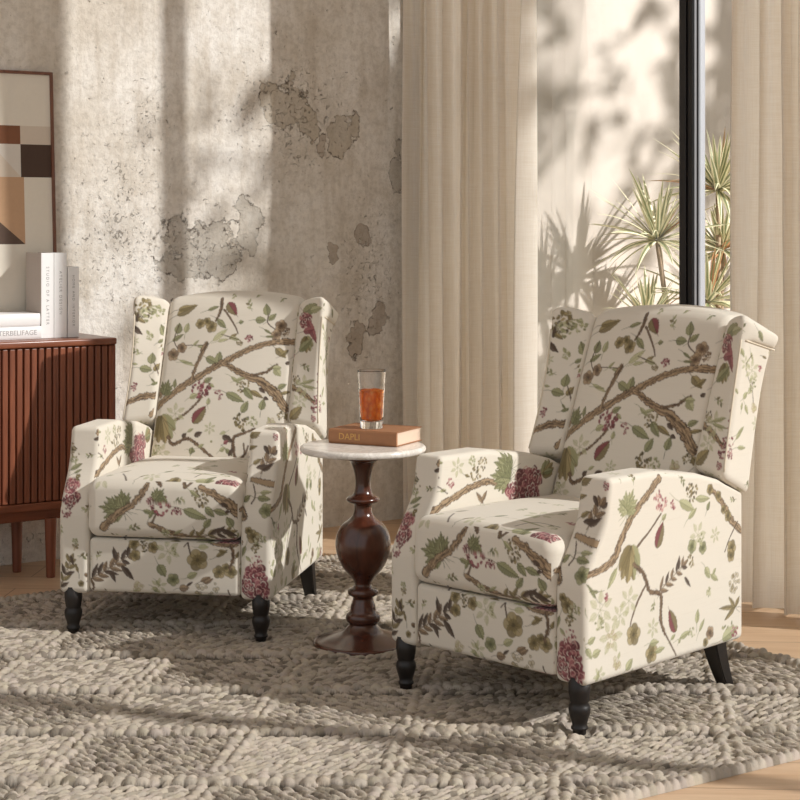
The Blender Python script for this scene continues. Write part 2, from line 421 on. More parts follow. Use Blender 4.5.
# ------------------------------------------------------------------ printed fabric: a small painter on flat cloth panels
PX = 880.0                                   # cloth dots per metre
class Cloth:
    def __init__(self, u0, u1, v0, v1, base, seed):
        self.u0, self.v0 = u0, v0
        self.W, self.H = int((u1 - u0) * PX), int((v1 - v0) * PX)
        self.a = np.empty((self.H, self.W, 3), np.float32); self.a[:] = base
        self.r = np.random.default_rng(seed)
        k = 1.0 / PX
        self.U = u0 + (np.arange(self.W) + 0.5) * k
        self.V = v0 + (np.arange(self.H) + 0.5) * k
        n = self.r.random((self.H // 3 + 2, self.W // 3 + 2)).astype(np.float32)
        self.grain = np.repeat(np.repeat(n, 3, 0), 3, 1)[:self.H, :self.W]
    def box(self, lo, hi):
        i0 = max(0, int((lo[0] - self.u0) * PX) - 2); i1 = min(self.W, int((hi[0] - self.u0) * PX) + 3)
        j0 = max(0, int((lo[1] - self.v0) * PX) - 2); j1 = min(self.H, int((hi[1] - self.v0) * PX) + 3)
        if i1 <= i0 or j1 <= j0: return None
        return i0, i1, j0, j1, self.U[None, i0:i1], self.V[j0:j1, None]
    def put(self, b, mask, col, amt=1.0):
        i0, i1, j0, j1 = b[:4]
        mk = (np.clip(mask, 0, 1) * amt)[..., None]
        s = self.a[j0:j1, i0:i1]
        s += (np.asarray(col, np.float32) - s) * mk
    def cov(self, d):                         # signed distance in metres -> coverage
        return np.clip(0.5 - d * PX * 0.8, 0, 1)
    def disc(self, c, r, col, amt=1.0, ring=0.0):
        b = self.box((c[0] - r - .002, c[1] - r - .002), (c[0] + r + .002, c[1] + r + .002))
        if b is None: return
        d = np.hypot(b[4] - c[0], b[5] - c[1]) - r
        if ring: d = np.abs(d) - ring
        self.put(b, self.cov(d), col, amt)
    def stroke(self, pts, w, col, amt=1.0, rough=0.0, side=None):
        """w: half widths, one for each point; side: colour along one edge"""
        pts = np.asarray(pts, float); w = np.broadcast_to(np.asarray(w, float), (len(pts),))
        m = w.max() + .004
        b = self.box(pts.min(0) - m, pts.max(0) + m)
        if b is None: return
        D = np.full((b[3] - b[2], b[1] - b[0]), 9.0); S = np.zeros_like(D)
        for p, q, wa, wb in zip(pts, pts[1:], w, w[1:]):
            e = q - p; L2 = (e * e).sum() + 1e-12
            t = np.clip(((b[4] - p[0]) * e[0] + (b[5] - p[1]) * e[1]) / L2, 0, 1)
            dx = b[4] - p[0] - t * e[0]; dy = b[5] - p[1] - t * e[1]
            ww = wa + (wb - wa) * t
            d = np.hypot(dx, dy) - ww
            cr = (dx * e[1] - dy * e[0]) / math.sqrt(L2) / np.maximum(ww, 1e-4)
            k = d < D
            S = np.where(k, cr, S); D = np.where(k, d, D)
        if rough: D = D + (self.grain[b[2]:b[3], b[0]:b[1]] - 0.5) * rough
        mk = self.cov(D)
        self.put(b, mk, col, amt)
        if side is not None:
            g = self.grain[b[2]:b[3], b[0]:b[1]]
            self.put(b, mk * ((S + (g - .5) * 0.9 > 0.28) | (S < -0.72)), side, amt)
    def leaf(self, p, q, w, col, vein=None, amt=1.0, half=None, edge=None, blunt=1.0):
        p = np.asarray(p, float); q = np.asarray(q, float)
        e = q - p; L = math.hypot(*e)
        if L < 1e-5: return
        e = e / L; m = w + .003
        b = self.box(np.minimum(p, q) - m, np.maximum(p, q) + m)
        if b is None: return
        t = ((b[4] - p[0]) * e[0] + (b[5] - p[1]) * e[1]) / L
        s = -(b[4] - p[0]) * e[1] + (b[5] - p[1]) * e[0]
        tt = np.clip(t, 0, 1)
        prof = w * np.sin(PI * tt ** 0.75) ** (0.85 / blunt)
        ragged = (self.grain[b[2]:b[3], b[0]:b[1]] - .5) * w * 0.18
        d = np.abs(s) - prof + ragged
        d = np.where((t < 0) | (t > 1), 1.0, d)
        mk = self.cov(d)
        self.put(b, mk, col, amt)
        if half is not None: self.put(b, mk * (s > 0), half, amt)
        if vein is not None:
            self.put(b, mk * self.cov(np.abs(s) - 0.0009), vein, amt * .9)
            ph = (t * L - np.abs(s) * 0.9) / 0.0075
            self.put(b, mk * (np.abs(ph - np.round(ph)) < 0.11), vein, amt * .45)
        if edge is not None: self.put(b, mk * np.clip(1.4 - np.abs(d) / 0.0012, 0, 1), edge, amt * .75)

CREAM = lin(219, 211, 197)
BR_D, BR_M, BR_L = lin(72, 55, 43), lin(120, 97, 74), lin(162, 138, 108)
GR_D, GR_M, GR_L, GR_P = lin(80, 82, 54), lin(120, 122, 84), lin(152, 151, 112), lin(186, 183, 146)
OL_D, OL_M, OL_L = lin(78, 68, 42), lin(118, 104, 66), lin(158, 142, 100)
WN_D, WN_M, WN_L, WN_P = lin(92, 34, 46), lin(124, 54, 66), lin(158, 96, 100), lin(200, 160, 150)
CH = lin(66, 50, 42)

def rot(v, a): return np.array([v[0] * math.cos(a) - v[1] * math.sin(a), v[0] * math.sin(a) + v[1] * math.cos(a)])

def d_branch(c, pts, w, dark=False):
    pts = np.asarray(pts, float)
    # smooth and knobbly
    if len(pts) > 2:
        q = [];
        for i in range(len(pts) - 1):
            p0, p1, p2, p3 = pts[max(i - 1, 0)], pts[i], pts[i + 1], pts[min(i + 2, len(pts) - 1)]
            for k in range(5):
                t = k / 5
                q.append(0.5 * ((2 * p1) + (-p0 + p2) * t + (2 * p0 - 5 * p1 + 4 * p2 - p3) * t * t + (-p0 + 3 * p1 - 3 * p2 + p3) * t ** 3))
        q.append(pts[-1]); pts = np.array(q)
    wi = np.interp(np.linspace(0, 1, len(pts)), np.linspace(0, 1, len(w)), w)
    wi = wi * (1 + 0.16 * np.sin(np.arange(len(pts)) * 2.1) * (wi > .003))
    pts = pts + c.r.normal(0, 1, pts.shape) * (wi * 0.10)[:, None]
    if wi.max() > .0042:
        c.stroke(pts, wi + .0008, BR_D, 1, .003)
        c.stroke(pts, wi * .84, BR_M if dark else BR_L, 1, .003)
        c.stroke(pts, wi * .84, BR_L, .0, .003, side=BR_M)
        for i in list(range(1, len(pts) - 1)) * 2:       # bark strokes
            e = pts[i + 1] - pts[i]; e = e / (np.hypot(*e) + 1e-9); n = np.array([-e[1], e[0]])
            o = c.r.uniform(-.75, .5) * wi[i]
            c.stroke([pts[i] + n * o - e * wi[i] * .9, pts[i] + n * (o + .2 * wi[i]) + e * wi[i] * 1.1], [.0007, .0015], BR_D if c.r.random() < .7 else BR_M, .9)
    else:
        c.stroke(pts, wi + .0003, BR_D if dark or wi.max() < .0025 else BR_M, .95, .001)
        if wi.max() > .0025: c.stroke(pts, wi * .45, BR_M, .8)

def d_leaf(c, p, q, w, kind):
    col, vein, half, edge = {
        'g': (GR_M, GR_D, GR_L, GR_D), 'G': (GR_D, CH, GR_M, None), 'p': (GR_P, GR_L, None, GR_M), 'l': (GR_L, GR_M, GR_P, GR_M),
        'o': (OL_M, OL_D, OL_L, OL_D), 'd': (BR_D, CH, CH, None), 'b': (BR_M, BR_D, BR_L, BR_D), 'w': (WN_M, WN_D, WN_L, None)}[kind]
    if kind != 'd' and w > .003:              # a hair-thin stalk
        p_ = np.asarray(p, float); e_ = p_ - np.asarray(q, float); s_ = c.r.uniform(-.5, .5)
        c.stroke([p_ - e_ * .1, p_ + e_ * .25, p_ + e_ * .3 + rot(e_, s_) * .35], [.0010, .0008, .0005], edge or vein or OL_D, .8)
    c.leaf(p, q, w, col, vein, .92, half, edge)

def d_sprig(c, p, q, n, L, w, kind, alt='', rib=True):
    """leaves in pairs along a rib p-q"""
    p = np.asarray(p, float); q = np.asarray(q, float); e = q - p; ln = math.hypot(*e); e = e / ln
    if rib: c.stroke([p, q], [.0016, .0008], BR_M if kind in 'dbo' else GR_D, .9)
    for i in range(n):
        t = 0.12 + 0.8 * i / max(1, n - 1)
        for sd in (1, -1):
            dr = rot(e, sd * c.r.uniform(.5, .85)); b = p + e * ln * t
            k = alt if alt and c.r.random() < .5 else kind
            d_leaf(c, b + dr * L * .06, b + dr * L * c.r.uniform(1.0, 1.55) * (1 - .25 * t), w * .95, k)
    d_leaf(c, q - e * L * .1, q + e * L * .8, w, kind)

def d_maple(c, p, q, kind='g'):
    """a big lobed leaf from stem p to tip q"""
    p = np.asarray(p, float); q = np.asarray(q, float); e = q - p; L = math.hypot(*e)
    for a, f in ((1.05, .62), (-1.05, .62), (.52, .85), (-.52, .85), (0, 1)):
        d = rot(e, a) * f
        d_leaf(c, p, p + d, L * .145, kind)
        for s in (.5, -.5):
            d_leaf(c, p + d * .42, p + d * .42 + rot(d, s) * .42, L * .075, kind)
    c.stroke([p, p + e * .8], [.0014, .0006], GR_D if kind != 'o' else OL_D, .8)

def d_wilt(c, p, q):
    """a folded olive leaf: a fan of blunt lobes"""
    p = np.asarray(p, float); q = np.asarray(q, float); e = q - p; L = math.hypot(*e)
    for a, f in ((.62, .78), (-.55, .8), (.3, .95), (-.28, .95), (0, 1.0)):
        c.leaf(p, p + rot(e, a) * f, L * .21, OL_M, None, .95, GR_L if a > 0 else OL_L, None, 1.5)
    for a in (.5, .25, 0, -.22, -.45):
        c.stroke([p, p + rot(e, a) * .5, p + rot(e, a * 1.05) * .9], [.0012, .0009, .0004], OL_D, .75)
    c.stroke([p + rot(e, .62) * .3, p + rot(e, .66) * .75], [.0012, .0006], GR_D, .8)

def d_peony(c, p, r, k=1.0):
    p = np.asarray(p, float)
    for i in range(18):
        a = i * 2.4 + c.r.uniform(-.3, .3); d = r * (.15 + .6 * (i / 18) ** .6)
        o = p + np.array([math.cos(a), math.sin(a)]) * d
        c.disc(o, r * c.r.uniform(.27, .38), (WN_M, WN_M, WN_D, WN_M, WN_L)[c.r.integers(5)], .95)
    for i in range(15):                          # dark folds
        a = c.r.uniform(0, 2 * PI); d = r * c.r.uniform(.15, .85)
        u = np.array([math.cos(a), math.sin(a)]); o = p + u * d; t = rot(u, PI / 2 + c.r.uniform(-.5, .5))
        L = r * c.r.uniform(.16, .3)
        c.stroke([o - t * L, o + u * L * .4, o + t * L], [.0008, .0040, .0008], WN_D if i % 3 else lin(80, 28, 40), .9)
    for ring, n in ((.20, 3), (.48, 5), (.80, 7)):   # pale petal rims, each a scallop open to the heart
        a0 = c.r.uniform(0, 6)
        for i in range(n):
            a = a0 + 2 * PI * i / n + c.r.uniform(-.18, .18); da = PI / n * .85
            pt = [p + rr * r * ring * np.array([math.cos(a + s * da), math.sin(a + s * da)]) for s, rr in ((-1, .78), (-.6, 1.02), (0, 1.12), (.6, 1.02), (1, .78))]
            c.stroke(pt, [.0005, .0010, .0017, .0012, .0005], CREAM if c.r.random() < .55 else WN_P, .9)
            u = np.array([math.cos(a), math.sin(a)])
            c.stroke([p + u * r * ring * .95, p + rot(u, .1) * r * ring * .55], [.0009, .0004], WN_L, .8)

def d_hyd(c, p, r, kind='w'):
    """a loose cluster of small petals"""
    p = np.asarray(p, float)
    A, B, Cc = {'w': (WN_M, WN_D, WN_L), 'o': (OL_M, OL_D, OL_L), 'g': (GR_L, GR_M, GR_P), 'b': (BR_M, BR_D, BR_L), 'W': (WN_L, WN_M, WN_P)}[kind]
    for i in range(int(10 + r * 700)):
        a = c.r.uniform(0, 2 * PI); d = r * math.sqrt(c.r.random())
        o = p + np.array([math.cos(a), math.sin(a)]) * d; b = c.r.uniform(0, 2 * PI); L = max(.008, r * .42)
        e = np.array([math.cos(b), math.sin(b)]) * L
        c.leaf(o - e * .5, o + e * .5, L * .34, (A, A, B, Cc)[c.r.integers(4)], None, .95, None, B if c.r.random() < .5 else CREAM, 1.4)

def d_rose(c, p, r, kind='o'):
    """a round blossom of five petals with dark veins"""
    p = np.asarray(p, float); A, B, Cc = {'o': (OL_M, OL_D, OL_L), 'b': (BR_M, BR_D, BR_L), 'g': (GR_M, GR_D, GR_L)}[kind]
    a0 = c.r.uniform(0, 6)
    for i in range(5):
        a = a0 + i * 2 * PI / 5; o = p + np.array([math.cos(a), math.sin(a)]) * r * .52
        c.disc(o, r * .5, A if i % 2 else Cc, .9); c.disc(o, r * .5, B, .6, .0007)
    c.disc(p, r * .5, A, .8)
    for i in range(11):
        a = a0 + i * .571; u = np.array([math.cos(a), math.sin(a)])
        c.stroke([p + u * r * .15, p + rot(u, .2) * r * .8], [.0012, .0004], B, .7)
    c.disc(p, r * .16, B, .9)

def d_grape(c, p, r, kind='b'):
    """a bunch drawn in outline"""
    p = np.asarray(p, float)
    for i in range(int(8 + r * 560)):
        a = c.r.uniform(0, 2 * PI); d = r * math.sqrt(c.r.random())
        o = p + np.array([math.cos(a) * d, math.sin(a) * d]); k = c.r.uniform(.0035, .0062)
        c.disc(o, k, OL_L if kind == 'b' else GR_P, .5); c.disc(o, k, OL_D if kind == 'b' else BR_L, .85, .0006)

def d_bird(c, p, q, w):
    """a bud: olive on one side, wine red on the other"""
    c.leaf(p, q, w, OL_M, OL_D, .95, WN_M, OL_D, 1.2)
    p = np.asarray(p, float); q = np.asarray(q, float)
    c.stroke([p + (q - p) * .75, q, q + (q - p) * .15], [.0015, .001, .0006], WN_D, .8)

def d_ghost(c, p, r):
    """a faint sprig, pale outlines"""
    p = np.asarray(p, float); a0 = c.r.uniform(0, 6)
    for i in range(6):
        a = a0 + i * 1.05; u = np.array([math.cos(a), math.sin(a)])
        c.stroke([p, p + rot(u, .3) * r * .5, p + u * r], [.0009, .0008, .0006], GR_L, .7)
        c.leaf(p + u * r * .35, p + u * r, r * .2, GR_P, GR_L, .55, None, GR_L)

def paint(c, items):
    for it in items:
        k, v = it[0], it[1:]
        if k == 'B': c_pts = np.array(v[1]).reshape(-1, 2); d_branch(c, c_pts, v[0])
        elif k == 'T': d_branch(c, np.array(v[1]).reshape(-1, 2), v[0], True)
        elif k == 'L': d_leaf(c, v[1:3], v[3:5], v[5], v[0])
        elif k == 'S': d_sprig(c, v[1:3], v[3:5], v[5], v[6], v[7], v[0][0], v[0][1:])
        elif k == 'M': d_maple(c, v[1:3], v[3:5], v[0])
        elif k == 'F': d_wilt(c, v[0:2], v[2:4])
        elif k == 'P': d_peony(c, v[0:2], v[2])
        elif k == 'H': d_hyd(c, v[1:3], v[3], v[0])
        elif k == 'R': d_rose(c, v[1:3], v[3], v[0])
        elif k == 'K': d_grape(c, v[1:3], v[3], v[0])
        elif k == 'D': d_bird(c, v[0:2], v[2:4], v[4])
        elif k == 'Y': d_ghost(c, v[0:2], v[2])

PRINT = {'F': [], 'S': [], 'I': [], 'T': []}
# the printed pattern in cloth metres: B branch, T twig, L leaf, S sprig, M lobed leaf, F folded leaf, P peony, H cluster, R blossom, K bunch, D bud, Y faint sprig
PRINT['F'] += [
 ('L','o',-.1927,.9151,-.1235,.9516,.0142),
 ('L','o',-.1904,.9334,-.1342,.9472,.0099),
 ('L','g',-.0846,.9334,-.0462,.9468,.0063),
 ('T',[.0045,.0053,.0038,.0023],[-.0433,.9718,-.0386,.9432,-.0443,.9167,-.0521,.8992]),
 ('T',[.0030,.0030,.0022,.0015],[-.0270,.9358,-.0054,.9119,.0215,.8774,.0313,.8578]),
 ('D',-.0192,.9584,.0184,.9182,.0166),
 ('R','o',-.1047,.8887,.0167),
 ('R','o',-.0633,.8790,.0196),
 ('R','o',-.0816,.8965,.0136),
 ('L','g',-.0470,.9034,-.0120,.8750,.0097),
 ('L','g',.0295,.8940,.0467,.8974,.0069),
 ('L','p',-.0527,.8344,-.0062,.8727,.0097),
 ('L','p',-.0352,.8321,-.0009,.8405,.0055),
 ('L','o',.0031,.8408,.0295,.8584,.0062),
 ('L','l',.0054,.8461,.0416,.8365,.0062),
 ('H','w',.0721,.8446,.0133),
 ('H','o',.0398,.8273,.0096),
 ('T',[.0011,.0011],[-.0266,.8554,.0359,.8394]),
 ('L','g',-.1814,.8540,-.1788,.8903,.0141),
 ('L','g',-.1972,.8302,-.1590,.8539,.0078),
 ('L','l',-.1533,.8583,-.1475,.8919,.0098),
 ('T',[.0015,.0015,.0015],[-.1810,.8834,-.1908,.8327,-.1695,.8008]),
 ('R','b',-.1879,.7856,.0206),
 ('R','b',-.1593,.8088,.0175),
 ('T',[.0011,.0009],[-.1476,.8175,-.0857,.8187]),
 ('L','l',-.1203,.8172,-.1005,.8362,.0042),
 ('L','l',-.1044,.8149,-.0678,.8093,.0042),
 ('L','p',-.1629,.7695,-.1034,.7509,.0056),
 ('L','l',-.1510,.7625,-.1138,.7606,.0035),
 ('L','g',-.0695,.7793,-.0263,.7601,.0124),
 ('L','g',-.0267,.7614,-.0229,.8004,.0130),
 ('L','g',.1254,.9190,.1153,.9558,.0135),
 ('L','g',.0858,.9031,.1227,.9035,.0116),
 ('L','g',.1308,.9019,.1556,.9241,.0095),
 ('T',[.0015,.0015,.0015],[.1302,.9231,.1283,.8954,.1580,.8713]),
 ('R','b',.1748,.8842,.0204),
 ('R','b',.1625,.8556,.0182),
 ('H','b',.1960,.8648,.0131),
 ('L','g',.1202,.8726,.1473,.8574,.0040),
 ('L','g',.1275,.8488,.1571,.8490,.0040),
 ('B',[.0065,.0094,.0109,.0101,.0094,.0101,.0094,.0087,.0087,.0101],[-.2394,.5900,-.2033,.6365,-.1421,.6840,-.0898,.7155,-.0475,.7432,-.0121,.7624,.0364,.7880,.0911,.8136,.1538,.8298,.2208,.8316]),
 ('B',[.0071,.0086,.0100,.0121,.0143,.0150,.0093],[-.0053,.7615,.0344,.7431,.0717,.7235,.1216,.7081,.1568,.6855,.1888,.6567,.2172,.6122]),
 ('B',[.0053,.0053,.0060,.0083,.0060],[-.1106,.7035,-.1034,.7430,-.0896,.7799,-.0792,.8125,-.0731,.8247]),
 ('T',[.0043,.0036,.0043,.0029],[.0946,.7238,.1369,.7329,.1554,.7448,.1745,.7591]),
 ('L','o',.1647,.8114,.2021,.7807,.0120),
 ('L','o',.1851,.7886,.2088,.8061,.0087),
 ('L','d',.2048,.7583,.2137,.7699,.0066),
 ('L','l',.1676,.7474,.1912,.7214,.0120),
 ('L','l',.1617,.7483,.1912,.7489,.0080),
 ('M','g',-.2030,.6575,-.1925,.7072),
 ('L','g',-.1686,.6791,-.1695,.7085,.0070),
 ('H','w',-.0735,.6780,.0328),
 ('H','w',-.0111,.6600,.0155),
 ('L','g',-.0660,.7005,-.0387,.7155,.0089),
 ('L','l',-.1106,.6490,-.0831,.6617,.0096),
 ('L','l',-.0441,.6285,-.0440,.6509,.0075),
 ('L','l',-.0447,.6944,-.0290,.6841,.0055),
 ('T',[.0030,.0030,.0038,.0030],[-.0682,.6527,-.1014,.6137,-.1448,.5806,-.1847,.5655]),
 ('D',-.0896,.5686,-.0510,.6234,.0193),
 ('Y',-.1547,.5970,.0361),
 ('F',-.2040,.5894,-.1786,.5015),
 ('H','o',.0692,.6917,.0219),
 ('L','g',.0136,.6671,.0786,.6383,.0129),
 ('L','g',.0735,.6053,.0911,.6431,.0120),
 ('L','g',.0736,.6844,.1067,.6468,.0121),
 ('L','o',.0943,.6759,.1409,.6520,.0080),
 ('L','g',.1374,.6144,.1430,.6496,.0119),
 ('L','l',.0257,.7189,.0575,.6971,.0054),
 ('L','l',.0434,.7075,.0735,.7173,.0054),
 ('L','d',.1235,.6844,.1456,.6673,.0060),
 ('L','d',.1417,.6545,.1581,.6470,.0060),
 ('L','g',.1841,.6836,.2135,.6965,.0086),
 ('L','o',.1968,.6659,.2273,.6722,.0059),
 ('H','o',.2065,.5963,.0143),
 ('L','o',.2169,.6030,.2401,.5730,.0092),
 ('T',[.0043,.0052,.0043,.0043,.0043],[-.1713,.5235,-.1500,.5002,-.1025,.5196,-.0485,.4880,-.0035,.4548]),
 ('T',[.0026,.0026],[-.1258,.5062,-.1155,.5252]),
 ('L','d',-.1228,.5235,-.1076,.5359,.0072),
 ('L','d',-.0803,.5277,-.0540,.5418,.0089),
 ('L','l',-.1048,.5405,-.0855,.5523,.0048),
 ('L','g',-.0946,.4846,-.0721,.4800,.0096),
 ('L','g',-.0874,.4698,-.0818,.4947,.0064),
 ('L','l',-.0628,.4929,-.0436,.5046,.0056),
 ('T',[.0043,.0052,.0043,.0035,.0026],[.0690,.4505,.0529,.5068,.0588,.5293,.0864,.5410,.1215,.5542]),
 ('L','d',.0152,.5314,.0541,.5113,.0104),
 ('L','w',.0225,.5061,.0375,.5169,.0064),
 ('L','g',.0304,.4899,.0564,.4681,.0072),
 ('L','d',.0420,.4678,.0580,.4957,.0072),
 ('H','o',.0743,.5744,.0279),
 ('H','g',.1084,.5749,.0192),
 ('T',[.0035,.0035,.0026],[.0722,.4506,.0957,.4742,.1053,.5004]),
 ('T',[.0026,.0026],[.0957,.4742,.0895,.5075]),
 ('L','l',.0109,.4835,.0300,.4951,.0072),
 ('Y',-.1924,.4704,.0350),
 ('H','g',-.2069,.4810,.0158),
 ('H','g',-.0201,.5126,.0001),
 ('L','p',.0253,.5436,.0059,.5357,.0064),
 ('H','o',-.2989,.9400,.0339),
 ('H','g',-.2852,.9194,.0250),
 ('H','o',-.3135,.9189,.0206),
 ('L','d',-.3330,.8831,-.2950,.8519,.0095),
 ('L','d',-.3151,.8942,-.3121,.9268,.0061),
 ('L','o',-.3117,.9060,-.2890,.8902,.0061),
 ('H','g',-.2575,.9314,.0206),
 ('L','l',-.2628,.9456,-.2471,.9392,.0061),
 ('L','g',-.2272,.8464,-.2424,.8852,.0101),
 ('L','g',-.2451,.8251,-.2242,.8369,.0060),
 ('L','g',-.2591,.7559,-.2574,.7929,.0141),
 ('L','g',-.2939,.7429,-.2525,.7347,.0121),
 ('L','o',-.2468,.7325,-.2292,.7583,.0094),
 ('T',[.0014,.0014,.0014],[-.2503,.7601,-.2357,.7322,-.2263,.7011]),
 ('L','g',-.2500,.6882,-.2253,.6968,.0053),
 ('L','g',-.2525,.7082,-.2385,.6938,.0033),
 ('H','w',-.3045,.6812,.0131),
 ('L','l',-.3182,.7569,-.3006,.7547,.0040),
 ('L','l',-.3333,.6598,-.3217,.6685,.0040),
 ('B',[.0058,.0087,.0101,.0094],[-.3421,.6183,-.2946,.6426,-.2597,.6513,-.2213,.6544]),
 ('L','d',-.2516,.5712,-.2269,.5756,.0060),
 ('L','o',-.2353,.8113,-.2268,.8210,.0040),
 ('L','g',.2482,.9242,.3056,.9601,.0186),
 ('L','l',.2777,.9367,.3244,.9488,.0119),
 ('P',.2603,.9050,.0273),
 ('L','w',.2706,.9058,.3099,.8327,.0132),
 ('L','w',.2569,.8670,.2975,.8767,.0119),
 ('F',.2704,.8524,.2748,.7985),
 ('L','g',.2472,.8035,.2928,.8450,.0132),
 ('B',[.0077,.0070,.0049],[.2351,.6882,.2773,.6692,.3164,.6425]),
 ('H','o',.2442,.7126,.0143),
 ('Y',.2769,.6949,.0354),
 ('Y',.2658,.6449,.0283),
 ('L','l',.2625,.6997,.3145,.7138,.0052),
 ('L','l',.2685,.6941,.3234,.6869,.0046),
 ('H','w',.3266,.6264,.0210),
 ('H','w',.3270,.6506,.0168),
 ('H','w',.3154,.5922,.0098),
 ('H','w',.3286,.6842,.0084),
 ('H','w',.3274,.7055,.0056),
 ('H','w',.3253,.7330,.0049),
 ('L','o',.2359,.5877,.2753,.6288,.0170),
 ('L','o',.2276,.5537,.2631,.5644,.0065),
 ('S','bd',.2779,.4850,.3082,.5459,3,.0294,.0082),
 ('L','d',.2823,.5660,.3004,.5394,.0068),
 ('L','o',.2517,.5110,.2767,.5267,.0068),
 ('L','d',.2624,.5018,.3083,.5071,.0075),
 ('B',[.0065,.0081],[.2549,.4686,.3269,.4554]),
 ('T',[.0016,.0016,.0024],[.2599,.4570,.2721,.4252,.2637,.4041]),
 ('L','g',.2796,.4195,.3202,.4163,.0090),
 ('L','l',.2862,.4336,.3196,.4361,.0060),
 ('R','g',.3106,.3859,.0209),
 ('R','o',.2751,.3100,.0207),
 ('H','g',.2945,.2999,.0192),
 ('R','o',.2604,.3275,.0119),
 ('H','o',.2819,.2747,.0133),
 ('L','g',.2513,.2829,.2367,.2469,.0062),
 ('P',.2819,.1955,.0385),
 ('P',.2903,.1508,.0384),
 ('P',.2559,.1642,.0253),
 ('H','W',.2819,.2351,.0192),
 ('L','l',.2649,.2388,.2513,.2530,.0055),
 ('H','o',-.3140,.5267,.0188),
 ('H','o',-.3203,.5470,.0120),
 ('H','g',-.3106,.5090,.0120),
 ('L','g',-.3161,.4816,-.2808,.5007,.0069),
 ('L','g',-.3026,.4719,-.2806,.4837,.0041),
 ('P',-.3021,.4380,.0268),
 ('P',-.2948,.4021,.0281),
 ('H','w',-.3038,.3633,.0148),
 ('H','o',-.2866,.4613,.0074),
 ('S','od',-.3264,.1277,-.2886,.2219,5,.0277,.0065),
 ('L','d',-.2906,.2361,-.2805,.2051,.0052),
 ('H','o',-.2744,.2624,.0105),
 ('H','g',-.2755,.2782,.0081),
 ('R','o',-.2569,.1525,.0097),
 ('T',[.0024,.0024],[-.3283,.1310,-.3424,.1058]),
 ('L','o',-.2654,.1858,-.2755,.2131,.0045),
 ('M','g',-.1208,.3780,-.1966,.3878),
 ('M','g',-.1150,.3859,-.1258,.4421),
 ('B',[.0117,.0101,.0094,.0086,.0070],[-.1803,.3244,-.1429,.3643,-.0939,.3950,-.0618,.4269,-.0454,.4557]),
 ('H','w',-.0044,.3961,.0309),
 ('H','w',-.0266,.4116,.0186),
 ('H','w',.0464,.3770,.0146),
 ('L','g',-.0554,.3801,-.0179,.3721,.0072),
 ('L','g',-.0116,.4306,.0199,.4075,.0078),
 ('L','g',-.0371,.3583,-.0226,.3846,.0057),
 ('M','g',-.0193,.4126,.0081,.4465),
 ('T',[.0023,.0031],[-.0161,.3710,-.0310,.3381]),
 ('B',[.0068,.0076,.0068,.0046],[-.0345,.3404,.0141,.3221,.0622,.3075,.1265,.3033]),
 ('S','od',.0667,.3006,.2072,.3235,5,.0291,.0061),
 ('L','d',.1806,.3307,.2287,.3113,.0083),
 ('L','d',.1461,.3155,.1896,.3388,.0062),
 ('L','o',.1048,.3233,.1215,.3024,.0056),
 ('B',[.0067,.0104,.0134,.0142],[.1162,.4530,.1671,.4295,.2101,.4042,.2412,.3699]),
 ('H','o',.1250,.4147,.0212),
 ('H','o',.1055,.4355,.0152),
 ('L','g',.0680,.3868,.1414,.3604,.0141),
 ('L','g',.1297,.3355,.1535,.3634,.0097),
 ('L','g',.1346,.3959,.1620,.3673,.0111),
 ('L','g',.1604,.3872,.2046,.3756,.0097),
 ('L','g',.2166,.3394,.1984,.3695,.0110),
 ('L','d',.1784,.4070,.2044,.3969,.0062),
 ('L','d',.1937,.3823,.2103,.3842,.0055),
 ('L','g',.2380,.4084,.2573,.4250,.0089),
 ('L','l',.0862,.4430,.1157,.4228,.0056),
 ('H','g',.0118,.3159,.0108),
 ('L','l',.0378,.3126,.0657,.3279,.0042),
 ('S','bd',-.2403,.1587,-.1009,.2437,7,.0354,.0072),
 ('L','d',-.1455,.2267,-.1566,.2658,.0080),
 ('L','d',-.1295,.2109,-.0916,.1693,.0095),
 ('L','d',-.1654,.1950,-.1484,.1608,.0073),
 ('R','o',-.0923,.2769,.0173),
 ('R','o',-.0873,.2430,.0173),
 ('R','o',-.0321,.2682,.0171),
 ('H','o',-.0612,.2679,.0188),
 ('Y',.0142,.2590,.0387),
 ('H','g',.0280,.2578,.0108),
 ('L','p',.1073,.2734,.1388,.2755,.0084),
 ('T',[.0023,.0023],[.0735,.2879,.0844,.2483]),
 ('T',[.0015,.0015],[.0739,.2867,.0626,.2732]),
 ('R','o',.1052,.2361,.0320),
 ('L','g',-.0145,.2187,.0072,.1835,.0150),
 ('R','g',.0306,.1757,.0193),
 ('L','g',-.0324,.1506,-.0134,.1345,.0072),
 ('L','l',-.0223,.1700,-.0094,.1547,.0057),
 ('Y',-.0142,.1538,.0264),
 ('L','l',.0742,.1832,.1055,.1988,.0099),
 ('R','o',.1704,.2028,.0196),
 ('R','o',.2059,.2047,.0195),
 ('R','o',.1916,.2164,.0135),
 ('K','b',.1337,.1461,.0334),
 ('L','b',.1144,.1729,.1445,.1876,.0070),
 ('L','b',.1265,.1682,.1530,.1830,.0063),
 ('L','b',.0486,.1502,.0796,.1530,.0113),
 ('L','d',.0710,.1571,.0915,.1717,.0042),
 ('B',[.0067,.0075,.0075],[.1432,.2904,.2018,.2825,.2330,.2922]),
 ('T',[.0045,.0045,.0037],[.2069,.2820,.2137,.2500,.2026,.2135]),
 ('L','o',.1614,.2470,.1968,.2687,.0069),
 ('L','o',.1694,.2664,.1954,.2605,.0055),
 ('L','o',.2215,.2444,.2307,.2655,.0048),
 ('T',[.0019,.0015],[.1983,.1496,.2086,.1195]),
 ('T',[.0040,.0032,.0024],[-.2427,.1798,-.2175,.1501,-.2308,.1142]),
 ('T',[.0015,.0015],[-.0285,.1182,.0055,.1358]),
